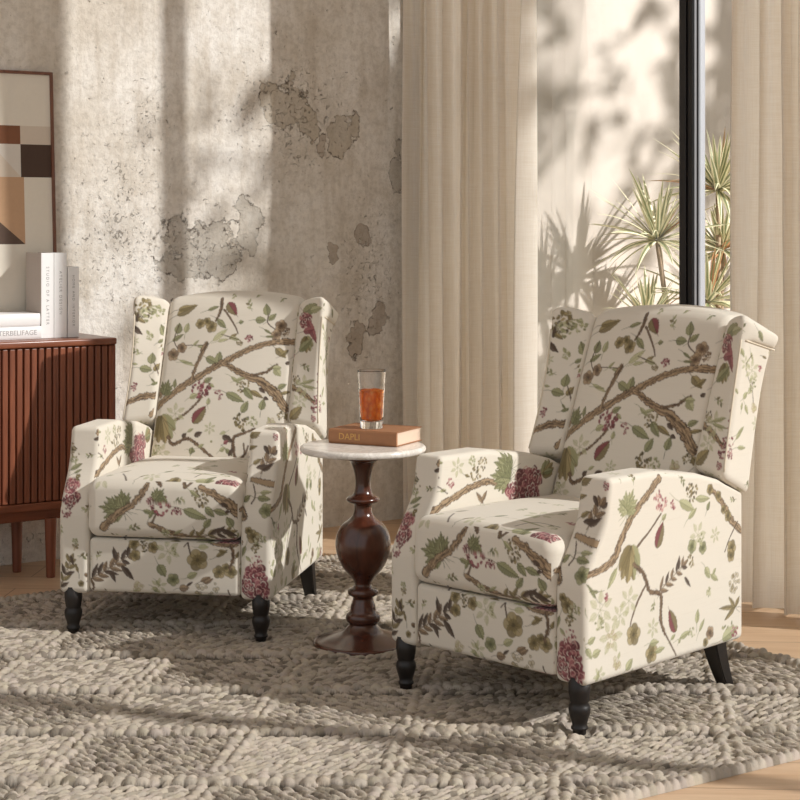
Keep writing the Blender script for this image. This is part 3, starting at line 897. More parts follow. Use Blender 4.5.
 ('L','o',-.1775,.1278,-.1838,.1416,.0029),
]
PRINT['S'] += [
 ('L','l',.6681,.8974,.6822,.8715,.0059),
 ('L','l',.7110,.8827,.7237,.8597,.0046),
 ('T',[.0011,.0011,.0011],[.7170,.8760,.6908,.8457,.7205,.7865]),
 ('T',[.0011,.0011],[.7204,.8056,.7287,.7349]),
 ('H','g',.7262,.8020,.0171),
 ('H','g',.7090,.7809,.0100),
 ('L','l',.6779,.7629,.6987,.7778,.0078),
 ('L','l',.6866,.7445,.6996,.7181,.0065),
 ('L','l',.6680,.7333,.6731,.7531,.0046),
 ('H','W',.7572,.8384,.0079),
 ('Y',.7194,.8344,.0328),
 ('Y',.6905,.8552,.0213),
 ('K','g',.7287,.7349,.0100),
 ('L','l',.6363,.6575,.6747,.6823,.0052),
 ('L','l',.6475,.6721,.6797,.6882,.0039),
 ('L','l',.6434,.6349,.6828,.6311,.0058),
 ('L','o',.7681,.8700,.7881,.8623,.0033),
 ('L','g',.7251,.9412,.7504,.9117,.0079),
 ('H','w',.6067,.6505,.0196),
 ('H','w',.6058,.6197,.0126),
 ('L','l',.6467,.7914,.6546,.7752,.0039),
 ('Y',.7392,.6893,.0215),
 ('B',[.0067,.0084,.0109,.0101,.0093,.0093,.0101],[.0065,.3885,.0542,.3937,.1120,.4131,.1381,.4548,.1843,.5076,.2469,.5520,.2963,.5884]),
 ('M','l',.1628,.5205,.1932,.5773),
 ('M','l',.1665,.5245,.1310,.5579),
 ('H','W',.3017,.5338,.0270),
 ('H','W',.3576,.5167,.0119),
 ('L','l',.3078,.4850,.3273,.4977,.0070),
 ('T',[.0025,.0025,.0033,.0033],[.3032,.5006,.2570,.4653,.2098,.4350,.1854,.4147]),
 ('D',.2836,.4177,.3127,.4799,.0168),
 ('F',.1808,.4374,.1637,.3472),
 ('L','l',.1236,.3911,.0864,.3441,.0090),
 ('T',[.0051,.0059,.0051,.0051,.0051,.0051,.0034],[.1900,.3905,.2263,.3646,.2435,.3368,.2561,.3125,.3013,.2980,.3026,.2375,.3218,.1950]),
 ('T',[.0025,.0033,.0025,.0016],[.2435,.3368,.2120,.3044,.1859,.2642,.1766,.2391]),
 ('T',[.0026,.0021],[.3217,.1980,.3738,.1321]),
 ('S','bd',.2836,.3023,.3993,.3592,5,.0285,.0059),
 ('L','d',.4034,.3281,.4318,.2977,.0055),
 ('L','d',.3782,.3508,.3809,.3862,.0063),
 ('H','o',.4403,.5415,.0258),
 ('L','l',.3839,.5227,.4522,.4917,.0133),
 ('L','l',.4557,.5205,.5212,.5145,.0095),
 ('L','l',.4222,.4739,.4605,.4969,.0079),
 ('L','g',.5067,.4851,.5210,.5067,.0072),
 ('B',[.0054,.0089,.0098,.0080],[.5219,.5424,.5770,.4985,.6196,.4460,.6749,.4084]),
 ('R','o',.5218,.5377,.0148),
 ('R','o',.5603,.5162,.0141),
 ('R','o',.6052,.4589,.0159),
 ('R','o',.5839,.4781,.0123),
 ('T',[.0018,.0018,.0018],[.6518,.4379,.6136,.3993,.5904,.3670]),
 ('R','g',.4370,.4014,.0189),
 ('R','g',.4860,.3916,.0174),
 ('Y',.4644,.4270,.0363),
 ('H','g',.4780,.4159,.0139),
 ('H','o',.4327,.3652,.0172),
 ('R','o',.6223,.3728,.0213),
 ('R','o',.6194,.3526,.0177),
 ('L','l',.4970,.3389,.5196,.3075,.0112),
 ('L','l',.5223,.3165,.5592,.2953,.0080),
 ('L','l',.5335,.3164,.5476,.3299,.0056),
 ('K','b',.6370,.2755,.0267),
 ('H','g',.5130,.2727,.0122),
 ('L','o',.6400,.2130,.5629,.2209,.0066),
 ('L','o',.6400,.2130,.6082,.2451,.0066),
 ('L','o',.6400,.2130,.5888,.1851,.0074),
 ('L','o',.6400,.2130,.6614,.2398,.0066),
 ('Y',.0599,.2990,.0485),
 ('Y',.1710,.3034,.0379),
 ('Y',.1008,.2270,.0456),
 ('Y',.1357,.2723,.0327),
 ('H','g',.0542,.2674,.0194),
 ('H','W',.0829,.3243,.0089),
 ('K','g',.1008,.2197,.0212),
 ('R','o',.1903,.2176,.0281),
 ('L','l',.0122,.2262,.0403,.2359,.0089),
 ('L','l',.0289,.1926,.0612,.2020,.0104),
 ('L','l',.0083,.2139,.0267,.1865,.0081),
 ('R','o',.2660,.1573,.0251),
 ('L','l',.2589,.1833,.2968,.1812,.0092),
 ('L','l',.2824,.1581,.3230,.1622,.0077),
 ('L','l',.1617,.1337,.1879,.1588,.0114),
 ('D',.3684,.1930,.3380,.2544,.0170),
 ('L','l',.4611,.1995,.4656,.2367,.0095),
 ('L','l',.4727,.1766,.4964,.2068,.0064),
 ('H','g',.4402,.1791,.0138),
 ('R','b',.5222,.1650,.0175),
 ('R','o',.5027,.1433,.0122),
 ('L','l',.3874,.1745,.4347,.1847,.0079),
 ('L','l',.3812,.1633,.3901,.1724,.0055),
 ('H','g',.6061,.1513,.0301),
 ('L','l',.5799,.1375,.6521,.1585,.0178),
 ('H','W',.6373,.1499,.0160),
 ('L','l',.3482,.1767,.3672,.1887,.0055),
 ('Y',.2703,.2204,.0251),
 ('L','g',.0426,.3291,.0089,.3684,.0052),
 ('L','g',.0518,.3435,.0163,.3488,.0045),
 ('L','l',.0447,.1280,.0543,.1556,.0067),
 ('Y',.0552,.1409,.0242),
 ('L','l',.0054,.3002,-.0037,.3228,.0044),
]
PRINT['I'] += [
 ('B',[.0062,.0093,.0093,.0085,.0085,.0046],[.0310,.4591,.0961,.4786,.1641,.5014,.2341,.5192,.2954,.5241,.3624,.4941]),
 ('M','g',.3851,.5490,.3124,.5749),
 ('M','g',.3790,.5220,.2959,.5411),
 ('L','g',.3592,.5654,.3288,.5855,.0092),
 ('P',.4430,.5012,.0548),
 ('P',.3941,.4858,.0342),
 ('P',.4871,.5139,.0347),
 ('P',.4752,.4696,.0346),
 ('F',.5205,.5173,.5680,.5477),
 ('L','g',.5262,.5238,.5713,.5276,.0087),
 ('L','b',.2654,.4683,.2378,.5012,.0070),
 ('L','b',.2615,.4735,.2825,.5003,.0063),
 ('H','o',.2389,.5498,.0213),
 ('H','o',.2660,.5748,.0183),
 ('H','g',.2256,.5856,.0136),
 ('H','W',.1371,.5365,.0135),
 ('L','l',.0974,.5188,.1204,.5197,.0048),
 ('T',[.0022,.0022,.0015],[.0754,.5928,.0850,.5726,.0952,.5540]),
 ('T',[.0015,.0015],[.0896,.5327,.1251,.5092]),
 ('L','l',.0894,.5965,.1087,.5924,.0055),
 ('L','o',.1947,.5517,.2145,.5443,.0042),
 ('Y',.1653,.5749,.0270),
]
PRINT['T'] += [
 ('P',.1959,.0016,.0355),
 ('P',.2221,.0175,.0245),
 ('L','l',.0972,.0028,.1563,.0072,.0102),
 ('L','g',.1305,-.0060,.1495,.0500,.0089),
 ('T',[.0022,.0022],[-.1112,-.0089,-.1442,.0536]),
 ('B',[.0035,.0035,.0042],[-.0431,-.0252,.0280,-.0200,.1107,-.0160]),
 ('R','o',.0360,-.0005,.0168),
 ('R','o',.0194,-.0101,.0141),
 ('L','o',-.1603,.0770,-.1345,.1010,.0061),
 ('L','g',-.0206,.0717,.0014,.0991,.0059),
 ('H','g',.1662,.0764,.0167),
 ('H','W',.1716,.1428,.0140),
 ('L','l',.0599,.0774,.1542,.0618,.0046),
 ('L','l',.0623,.1137,.0627,.1529,.0039),
 ('L','o',-.0765,.0118,-.0578,.0387,.0039),
 ('T',[.0014,.0014,.0014],[.0888,.0241,.1063,.0807,.1772,.0922]),
 ('Y',-.0422,.0212,.0284),
 ('Y',.0627,.1529,.0429),
 ('H','o',-.1855,-.0123,.0102),
 ('L','o',-.1929,-.0328,-.1632,-.0266,.0054),
 ('H','g',-.1795,.0382,.0087),
]


CLOTH = {'F': Cloth(-.40, .40, .08, 1.06, CREAM, 11),       # seen from the front: x, z
         'S': Cloth(-.06, 1.0, .08, 1.06, CREAM, 12),       # outer sides: y, z
         'I': Cloth(-.06, 1.0, .08, 1.06, CREAM, 13),       # inner sides: y, z
         'T': Cloth(-.40, .40, -.06, 1.0, CREAM, 14)}       # from above: x, y
for _k in CLOTH: paint(CLOTH[_k], PRINT[_k])
def fill(c, n, tries=4000):
    """small pale sprays in the open ground of the print"""
    done = 0
    for _ in range(tries):
        if done >= n: break
        u = c.r.uniform(c.U[0] + .03, c.U[-1] - .03); v = c.r.uniform(c.V[0] + .03, c.V[-1] - .03); R = c.r.uniform(.016, .027)
        b = c.box((u - R, v - R), (u + R, v + R)); s = c.a[b[2]:b[3], b[0]:b[1]]
        if (np.abs(s - np.array(CREAM, np.float32)).sum(-1) > .12).mean() > .03: continue
        k = c.r.integers(6); a = c.r.uniform(0, 2 * PI); e = np.array([math.cos(a), math.sin(a)]); p = np.array([u, v])
        if k == 0: d_ghost(c, p, R * .85)
        elif k == 1: d_hyd(c, p, R * .45, 'g' if c.r.random() < .6 else 'W'); d_leaf(c, p + e * R * .4, p + e * R * 1.05, R * .2, 'l')
        elif k == 2: d_grape(c, p, R * .6, 'g'); d_leaf(c, p + e * R * .4, p + e * R * 1.1, R * .2, 'p')
        else:
            q = p + e * R * .9; m = p + rot(e, .6) * R * .1
            c.stroke([p - e * R * .9, m, q], [.0009, .0008, .0006], GR_M, .8)
            for t, sd in ((-.45, 1), (-.2, -1), (.15, 1), (.4, -1)):
                d_leaf(c, p + e * R * t, p + e * R * t + rot(e, sd * .8) * R * .62, R * .16, ('l', 'p', 'g', 'o')[c.r.integers(4)])
        done += 1
for _k, _n in (('F', 46), ('S', 70), ('I', 40), ('T', 60)): fill(CLOTH[_k], _n)

def sample(c, u, v):
    x = np.clip((u - c.u0) * PX - .5, 0, c.W - 1.01); y = np.clip((v - c.v0) * PX - .5, 0, c.H - 1.01)
    i = x.astype(int); j = y.astype(int); fx = (x - i)[:, None]; fy = (y - j)[:, None]
    A = c.a
    return (A[j, i] * (1 - fx) + A[j, i + 1] * fx) * (1 - fy) + (A[j + 1, i] * (1 - fx) + A[j + 1, i + 1] * fx) * fy

def cloth_color(P, N):
    """which side of the cloth a point belongs to follows the direction it faces"""
    nx, ny, nz = N[:, 0], N[:, 1], N[:, 2]
    out = np.empty((len(P), 3), np.float32)
    ax, ay, az = np.abs(nx), np.abs(ny) * 1.06, np.abs(nz) * 0.92
    fr = (ay >= ax) & (ay >= az); top = ~fr & (az > ax); sd = ~fr & ~top
    outer = sd & (nx * P[:, 0] > 0); inner = sd & ~outer
    for m, k, a, b in ((fr, 'F', 0, 2), (top, 'T', 0, 1), (outer, 'S', 1, 2), (inner, 'I', 1, 2)):
        if m.any(): out[m] = sample(CLOTH[k], P[m, a], P[m, b])
    return out

# ------------------------------------------------------------------ the armchair
def rbox(x0, x1, y0, y1, z0, z1, r, h=.0024):
    """points, outward directions and faces of a box with rounded edges, evenly gridded"""
    lo = np.array([x0, y0, z0]); hi = np.array([x1, y1, z1]); n = np.maximum(2, np.round((hi - lo) / h).astype(int))
    Ps, Qs, off = [], [], 0
    for ax in range(3):
        b, c = (ax + 1) % 3, (ax + 2) % 3
        ub = np.linspace(lo[b], hi[b], n[b] + 1); uc = np.linspace(lo[c], hi[c], n[c] + 1)
        G = np.stack(np.meshgrid(ub, uc, indexing='ij'), -1).reshape(-1, 2)
        idx = np.arange((n[b] + 1) * (n[c] + 1)).reshape(n[b] + 1, n[c] + 1)
        q = np.stack([idx[:-1, :-1], idx[1:, :-1], idx[1:, 1:], idx[:-1, 1:]], -1).reshape(-1, 4)
        for side in (0, 1):
            p = np.empty((len(G), 3)); p[:, ax] = hi[ax] if side else lo[ax]; p[:, b] = G[:, 0]; p[:, c] = G[:, 1]
            Ps.append(p); Qs.append((q if side else q[:, ::-1]) + off); off += len(p)
    P = np.concatenate(Ps); Q = np.concatenate(Qs)
    key = np.round((P - lo) / 1e-5).astype(np.int64)
    key = (key[:, 0] * 400000 + key[:, 1]) * 400000 + key[:, 2]
    _, first, inv = np.unique(key, return_index=True, return_inverse=True)
    P = P[first]; Q = inv.ravel()[Q]
    rr = np.minimum(r, (hi - lo) / 2 - 1e-4)
    q = np.clip(P, lo + rr, hi - rr); d = P - q
    ln = np.linalg.norm(d / rr, axis=1, keepdims=True)
    N = d / rr; N /= np.maximum(np.linalg.norm(N, axis=1, keepdims=True), 1e-9)
    P = q + d / np.maximum(ln, 1e-9)
    return P, N, Q

def arm_off(z):       # how far the front of the arm lies back at each height
    return .084 * sstep(z, .345, .535) + .014 * sstep(z, .50, .62)
def arm_drop(y):
    return np.interp(y, [0, .23, .45, .565, .685], [0, 0, .026, .052, .100])

def part_arm(sx):
    P, N, Q = rbox(.234, .328, 0, .682, .122, .610, .017)
    x, y, z = P.T.copy()
    z = z - arm_drop(y) * np.clip((z - .36) / .25, 0, 1)
    y = y + arm_off(z) * (1 - np.clip(y / .60, 0, 1))
    pad = .004 * np.sin(np.clip((y - .05) / .6, 0, 1) * PI) * np.sin(np.clip((z - .13) / .46, 0, 1) * PI)
    x = x + np.where(N[:, 0] > .5, pad, 0) - np.where(N[:, 0] < -.5, pad, 0)
    P = np.stack([x, y, z], 1)
    if sx < 0: P[:, 0] *= -1; N[:, 0] *= -1; Q = Q[:, ::-1]
    return P, N, Q

def back_y(z): return .550 + .405 * (z - .47)

def part_back():
    P, N, Q = rbox(-.232, .232, 0, .125, .40, .985, .028)
    x, y, z = P.T.copy()
    u = np.clip(np.abs(x) / .232, 0, 1)
    top = np.clip((z - .75) / .235, 0, 1)
    z = z + top * (.010 - .024 * u ** 2.2)
    bulge = .020 * (1 - u ** 2.4) * np.sin(np.clip((z - .42) / .56, 0, 1) * PI) ** .6
    y = y + back_y(z) - np.where(N[:, 1] < 0.3, bulge, 0) + .010 * sstep(z, .93, 1.0)
    x = x * (1 - .012 * sstep(z, .9, .99))
    return np.stack([x, y, z], 1), N, Q

WX0, WX1, WZ0, WZ1 = .226, .334, .560, .975
def wing_shape(x, y, z):
    v = np.clip(y / .13, 0, 1); w = (z - WZ0) / (WZ1 - WZ0)
    k = np.clip((x - .226) / .102, 0, 1)
    edge = .573 + .262 * (z - .58) + .010 * np.sin(np.clip(w, 0, 1) * PI)          # the outer front edge
    seam = back_y(z) - .004
    yf = seam + (edge - seam) * (k ** 1.15)
    yr = .672 + .352 * (z - .52) + .01
    tt = (WZ1 - z) / .056                                                           # the rolled top
    roll = np.sqrt(np.clip(1 - (2 * tt - 1) ** 2, 0, 1)) * (tt < 1)
    zb = (1 - np.clip(w, 0, 1)) * (.060 * v - .020 * (1 - k))                       # lower edge drops to the rear
    zt = np.clip((w - .55) / .45, 0, 1) ** 2 * (.062 * v - .010 * np.sin(k * PI * .62) + .014 * (1 - k) ** 2)
    xx = x + .006 * (1 - w) ** 2 * k - .007 * np.sin(np.clip(w, 0, 1) * PI) * k + (.0125 * roll * sstep(v, .02, .35) + .004 * v * sstep(w, .6, 1)) * k
    return xx, yf + v * (yr - yf) + .006 * roll * (1 - k * .5) * 0, z - zb - zt

def part_wing(sx):
    P, N, Q = rbox(WX0, WX1, 0, .13, WZ0, WZ1 + .006, .022)
    P = np.stack(wing_shape(*P.T.copy()), 1); N = N.copy()
    if sx < 0: P[:, 0] *= -1; N[:, 0] *= -1; Q = Q[:, ::-1]
    return P, N, Q

def part_seat():
    P, N, Q = rbox(-.238, .238, -.014, .60, .294, .464, .034)
    x, y, z = P.T.copy()
    u = np.clip(np.abs(x) / .238, 0, 1)
    w = np.clip((y + .014) / .6, 0, 1)
    z = z + np.where(z > .40, 1, 0) * .022 * (1 - u ** 3) * np.sin(np.clip(w * 1.1 + .08, 0, 1) * PI) ** .7
    y = y - np.where(N[:, 1] < -.3, .008 * (1 - u ** 3) * np.sin(np.clip((z - .294) / .17, 0, 1) * PI), 0)
    return np.stack([x, y, z], 1), N, Q

def part_foot():
    P, N, Q = rbox(-.233, .233, .002, .10, .130, .290, .014)
    x, y, z = P.T.copy()
    y = y - np.where(N[:, 1] < -.3, .005 * np.sin(np.clip((x + .233) / .466, 0, 1) * PI) * np.sin(np.clip((z - .13) / .16, 0, 1) * PI), 0)
    return np.stack([x, y, z], 1), N, Q

def part_base():
    return rbox(-.234, .234, .09, .66, .135, .40, .01, .02)

def front_leg_bm(x, y):
    bm = bmesh.new()
    prof = [(.0155, 0), (.0165, .004), (.0165, .010), (.0205, .013), (.0205, .018), (.0175, .022), (.0205, .034), (.0255, .050), (.0270, .060),
            (.0255, .069), (.0205, .076), (.0235, .080), (.0235, .085), (.0245, .090), (.0265, .104), (.0270, .140)]
    add_lathe(bm, prof, 28, x, y, 0)
    return bm

def rear_leg_bm(x, y):
    bm = bmesh.new()
    rings = []
    for t in np.linspace(0, 1, 7):
        z = .16 * (1 - t); hw = .026 - .009 * t; yy = y + .055 * t ** 1.6; xx = x + .004 * t
        rings.append([bm.verts.new((xx + a * hw, yy + b * hw, z)) for a, b in ((-1, -1), (1, -1), (1, 1), (-1, 1))])
    for A, B in zip(rings, rings[1:]):
        for k in range(4): bm.faces.new((A[k], B[k], B[(k + 1) % 4], A[(k + 1) % 4]))
    bm.faces.new(rings[0]); bm.faces.new(rings[-1][::-1])
    bmesh.ops.bevel(bm, geom=[e for e in bm.edges], offset=.0025, segments=2, affect='EDGES')
    return bm

def wing_piping(sx):
    """corded seams: under the rolled top of the wing and down its front edge"""
    bm = bmesh.new()
    for path in ([(WX1 + .0005, y, WZ1 - .058) for y in np.linspace(.016, .13, 12)],
                 [(WX1 - .0055, .0060, z) for z in np.linspace(WZ1 - .058, WZ0 + .02, 20)]):
        A = np.array(path); x, y, z = wing_shape(*A.T)
        add_tube(bm, [(sx * a, b_, c_) for a, b_, c_ in zip(x, y, z)], .0026, 8)
    return bm

RUG_TOP = .0045
def make_chair(loc, deg, label):
    root = empty('armchair', (*loc, RUG_TOP), math.radians(deg))
    tag(root, label, 'armchair', 'pair of floral wingback armchairs')
    def fab(name, g): 
        P, N, Q = g
        return np_mesh(name, P, Q, M['print'], True, cloth_color(P, N), parent=root)
    fab('backrest', part_back())
    for s in (-1, 1):
        w = fab('wing', part_wing(s))
        bm_p = wing_piping(s)
        me = bm_obj('piping', bm_p, M['piping'], w, True)
        fab('armrest', part_arm(s))
    fab('seat_cushion', part_seat())
    fab('footrest_panel', part_foot())
    fab('seat_base', part_base())
    for s in (-1, 1):
        l = bm_obj('leg', front_leg_bm(s * .291, .026), M['black_wood'], root, True)
        l = bm_obj('leg', rear_leg_bm(s * .289, .592), M['black_wood'], root)
    return root

def copy_tree(o, parent=None):
    c = o.copy(); COL.objects.link(c); c.parent = parent
    for ch in list(o.children): copy_tree(ch, c)
    return c

M['piping'] = simple('cream_piping', lin(214, 202, 182), 0.85, 0.05, 200)
chair_a = make_chair((.206, 4.328), -44.3, 'cream floral wingback armchair in front of the window, nearest the camera')
chair_b = copy_tree(chair_a)
chair_b.location = (-.700, 5.09, RUG_TOP); chair_b.rotation_euler = (0, 0, math.radians(-10.5))
chair_b['label'] = 'cream floral wingback armchair beside the slatted sideboard, before the plaster wall'

# ------------------------------------------------------------------ camera, light
cam = bpy.data.cameras.new('camera'); cam.sensor_width = 36; cam.lens = 1720 / 800 * 36
cam.shift_y = -179 / 800; cam.clip_start = .05; cam.clip_end = 200
co = link(bpy.data.objects.new('camera', cam)); co.location = (0, 0, 1.24); co.rotation_euler = (PI / 2, 0, 0)
SC.camera = co
SC.view_settings.view_transform = 'Standard'; SC.view_settings.look = 'None'
SC.view_settings.exposure = EXPOSURE = 0.34; SC.view_settings.gamma = 1.0; SC.view_settings.use_curve_mapping = False

SUN_TAN = .62
SUN_D = Vector((-.946, .324, -SUN_TAN)).normalized()
sl = bpy.data.lights.new('sun', 'SUN'); sl.energy = 7.4; sl.angle = math.radians(.9); sl.color = (1.0, .972, .965)
so = link(bpy.data.objects.new('sun', sl)); so.rotation_euler = SUN_D.to_track_quat('-Z', 'Y').to_euler(); so.location = (6, 2, 6)
w = bpy.data.worlds.new('sky'); SC.world = w; w.use_nodes = True
w.node_tree.nodes['Background'].inputs[0].default_value = (.985, .99, 1.0, 1)
w.node_tree.nodes['Background'].inputs[1].default_value = .50

# ------------------------------------------------------------------ room shell
def room_box(name, a0, a1, s0, s1, z0, z1, mat, parent=None):
    """a box given in room axes, its own frame turned with the room so object space runs along the wall"""
    bm = bmesh.new(); add_box(bm, (min(-a0, -a1), min(-s0, -s1), z0), (max(-a0, -a1), max(-s0, -s1), z1))
    o = bm_obj(name, bm, mat, parent)
    if parent is None:
        o.location = room(0, 0); o.rotation_euler = (0, 0, ROOM_ANG)
    return o
def wall_local(o):
    pass

WIN_A = -.12
H = 4.3
# plaster wall: local x is measured from the corner, away from the window
bm = bmesh.new(); add_box(bm, (-.32, 0, 0), (5.0, .2, H))
wl = bm_obj('wall_left', bm, M['plaster']); wl.location = room(0, 0)
wl.rotation_euler = (0, 0, ROOM_ANG + PI)          # +x runs away from the window, +y behind the wall
for v in wl.data.vertices: v.co.y *= -1
wl.data.flip_normals()
tag(wl, kind='structure')
# window wall above and beyond the glazing
bm = bmesh.new()
add_box(bm, (.12, -8.4, 4.08), (.32, 0, H))
add_box(bm, (.12, -.10, 0), (.32, 0, 4.08))
add_box(bm, (.12, -8.4, 0), (.32, -6.9, 4.08))
ww = bm_obj('wall_right', bm, M['ceiling']); ww.location = room(0, 0); ww.rotation_euler = (0, 0, ROOM_ANG); tag(ww, kind='structure')
# floor and ceiling
fl = bpy.data.objects.new('floor', None)
def slab(name, z0, z1, a0, a1, s0, s1, mat):
    c = [room(a, s) for a, s in ((a0, s0), (a0, s1), (a1, s1), (a1, s0))]
    bm = bmesh.new()
    lo = [bm.verts.new((p[0], p[1], z0)) for p in c]; hi = [bm.verts.new((p[0], p[1], z1)) for p in c]
    bm.faces.new(lo); bm.faces.new(hi)
    for k in range(4): bm.faces.new((lo[k], lo[(k + 1) % 4], hi[(k + 1) % 4], hi[k]))
    return tag(bm_obj(name, bm, mat), kind='structure')
slab('floor', -.1, 0, -.32, 6.0, 0, 8.4, M['floor'])
slab('ceiling', H, H + .1, -.32, 4.2, 0, 6.4, M['ceiling'])
# outside
bm = bmesh.new(); add_box(bm, (.32, 0, -.1), (7.0, .2, 4.6))
wc = bm_obj('wall_courtyard', bm, M['courtyard']); wc.location = room(0, 0); wc.rotation_euler = (0, 0, ROOM_ANG); tag(wc, kind='structure')
slab('ground', -.2, -.05, -9.0, -.32, 0, 10, M['ground'])

# ------------------------------------------------------------------ window
win = empty('window_1', room(WIN_A, 0), ROOM_ANG); tag(win, kind='structure')
def wbox(bm, x0, x1, s0, s1, z0, z1, bev=.003): add_box(bm, (x0, -s1, z0), (x1, -s0, z1), bev)
bm = bmesh.new()
wbox(bm, .0, .09, .10, 6.9, 0, .05); wbox(bm, .0, .09, .10, 6.9, 4.02, 4.08)
wbox(bm, .0, .09, .10, .16, .05, 4.02); wbox(bm, .0, .09, 6.84, 6.9, .05, 4.02)
bm_obj('window_frame', bm, M['frame'], win)
for s in (1.546, 3.25, 5.0):
    bm = bmesh.new()
    wbox(bm, .0, .012, s, s + .065, .05, 4.02, .002)
    wbox(bm, -.006, .0, s + .012, s + .040, .05, 4.02, .0015)
    wbox(bm, .024, .030, s + .058, s + .066, .05, 4.02, .001)
    mu = bm_obj('mullion', bm, M['frame'], win)
    bm = bmesh.new(); wbox(bm, .012, .064, s + .002, s + .063, .05, 4.02, .002)
    bm_obj('outer_channel', bm, M['alu'], mu)
ss = [.16, 1.546 + .065, 3.25 + .065, 5.0 + .065]; se = [1.546, 3.25, 5.0, 6.84]
for a, b in zip(ss, se):
    bm = bmesh.new(); wbox(bm, .036, .042, a, b, .05, 4.02, 0)
    bm_obj('pane', bm, M['pane'], win)

# ------------------------------------------------------------------ curtains
def curtain(name, s0, s1, folds, amp, seed, label, ztop=4.27, zbot=.018, skew=.5, lean=0.0, ret=False):
    r = np.random.default_rng(seed)
    n = folds * 26; nz = 60
    u = np.linspace(0, 1, n + 1); z = np.concatenate([np.linspace(zbot, .12, 6), np.linspace(.16, ztop, nz)])
    # uneven fold widths
    kn = np.concatenate([[0], np.cumsum(r.uniform(.6, 1.5, folds))]); kn /= kn[-1]
    ph = np.interp(u, kn, np.arange(folds + 1))
    am = np.interp(u, np.linspace(0, 1, folds + 1), r.uniform(.65, 1.2, folds + 1)) * amp
    U, Z = np.meshgrid(u, z, indexing='ij')
    PHs = ph[:, None] * 2 * PI + .5 * np.sin(Z * 1.3 + ph[:, None] * 1.7)
    A = am[:, None] * (1.0 + .18 * np.sin(Z * .9 + ph[:, None] * 2.3)) * (0.80 + .20 * (1 - Z / ztop))
    off = A * (np.sin(PHs) + .34 * np.sin(2 * PHs + .8) + .16 * np.sin(3 * PHs + 2.0 + Z * .5) + .07 * np.sin(5 * PHs + Z * .8))
    S = s0 + (s1 - s0) * U + skew * (s1 - s0) / folds * .42 * np.sin(PHs + PI / 2) + lean * (1 - Z / ztop) * U
    P = np.empty((n + 1, len(z), 3))
    P[..., 0] = -off; P[..., 1] = -S; P[..., 2] = Z
    if ret:            # the leading edge turns back towards the glass
        m = 16; E = np.empty((m, len(z), 3)); l = P[-1]
        for i in range(m):
            t = (i + 1) / m
            E[i, :, 0] = l[:, 0] + (.075 - l[:, 0]) * t; E[i, :, 1] = l[:, 1] - .022 * math.sin(t * PI * .9) - .004 * np.sin(z * 2.1 + t * 6) * t; E[i, :, 2] = z
        P = np.concatenate([P, E]); n += m
    idx = np.arange((n + 1) * len(z)).reshape(n + 1, len(z))
    Q = np.stack([idx[:-1, :-1], idx[1:, :-1], idx[1:, 1:], idx[:-1, 1:]], -1).reshape(-1, 4)
    o = np_mesh(name, P.reshape(-1, 3), Q, M['curtain'])
    o.location = room(0, 0); o.rotation_euler = (0, 0, ROOM_ANG)
    return tag(o, label, 'curtain', 'linen curtains at the window')
curtain('curtain', .098, .794, 8, .060, 3, 'cream linen curtain hanging between the plaster wall and the window, left of the black post', ret=True)
curtain('curtain', 1.965, 2.34, 4, .055, 8, 'cream linen curtain hanging at the right edge of the picture, behind the nearest armchair')

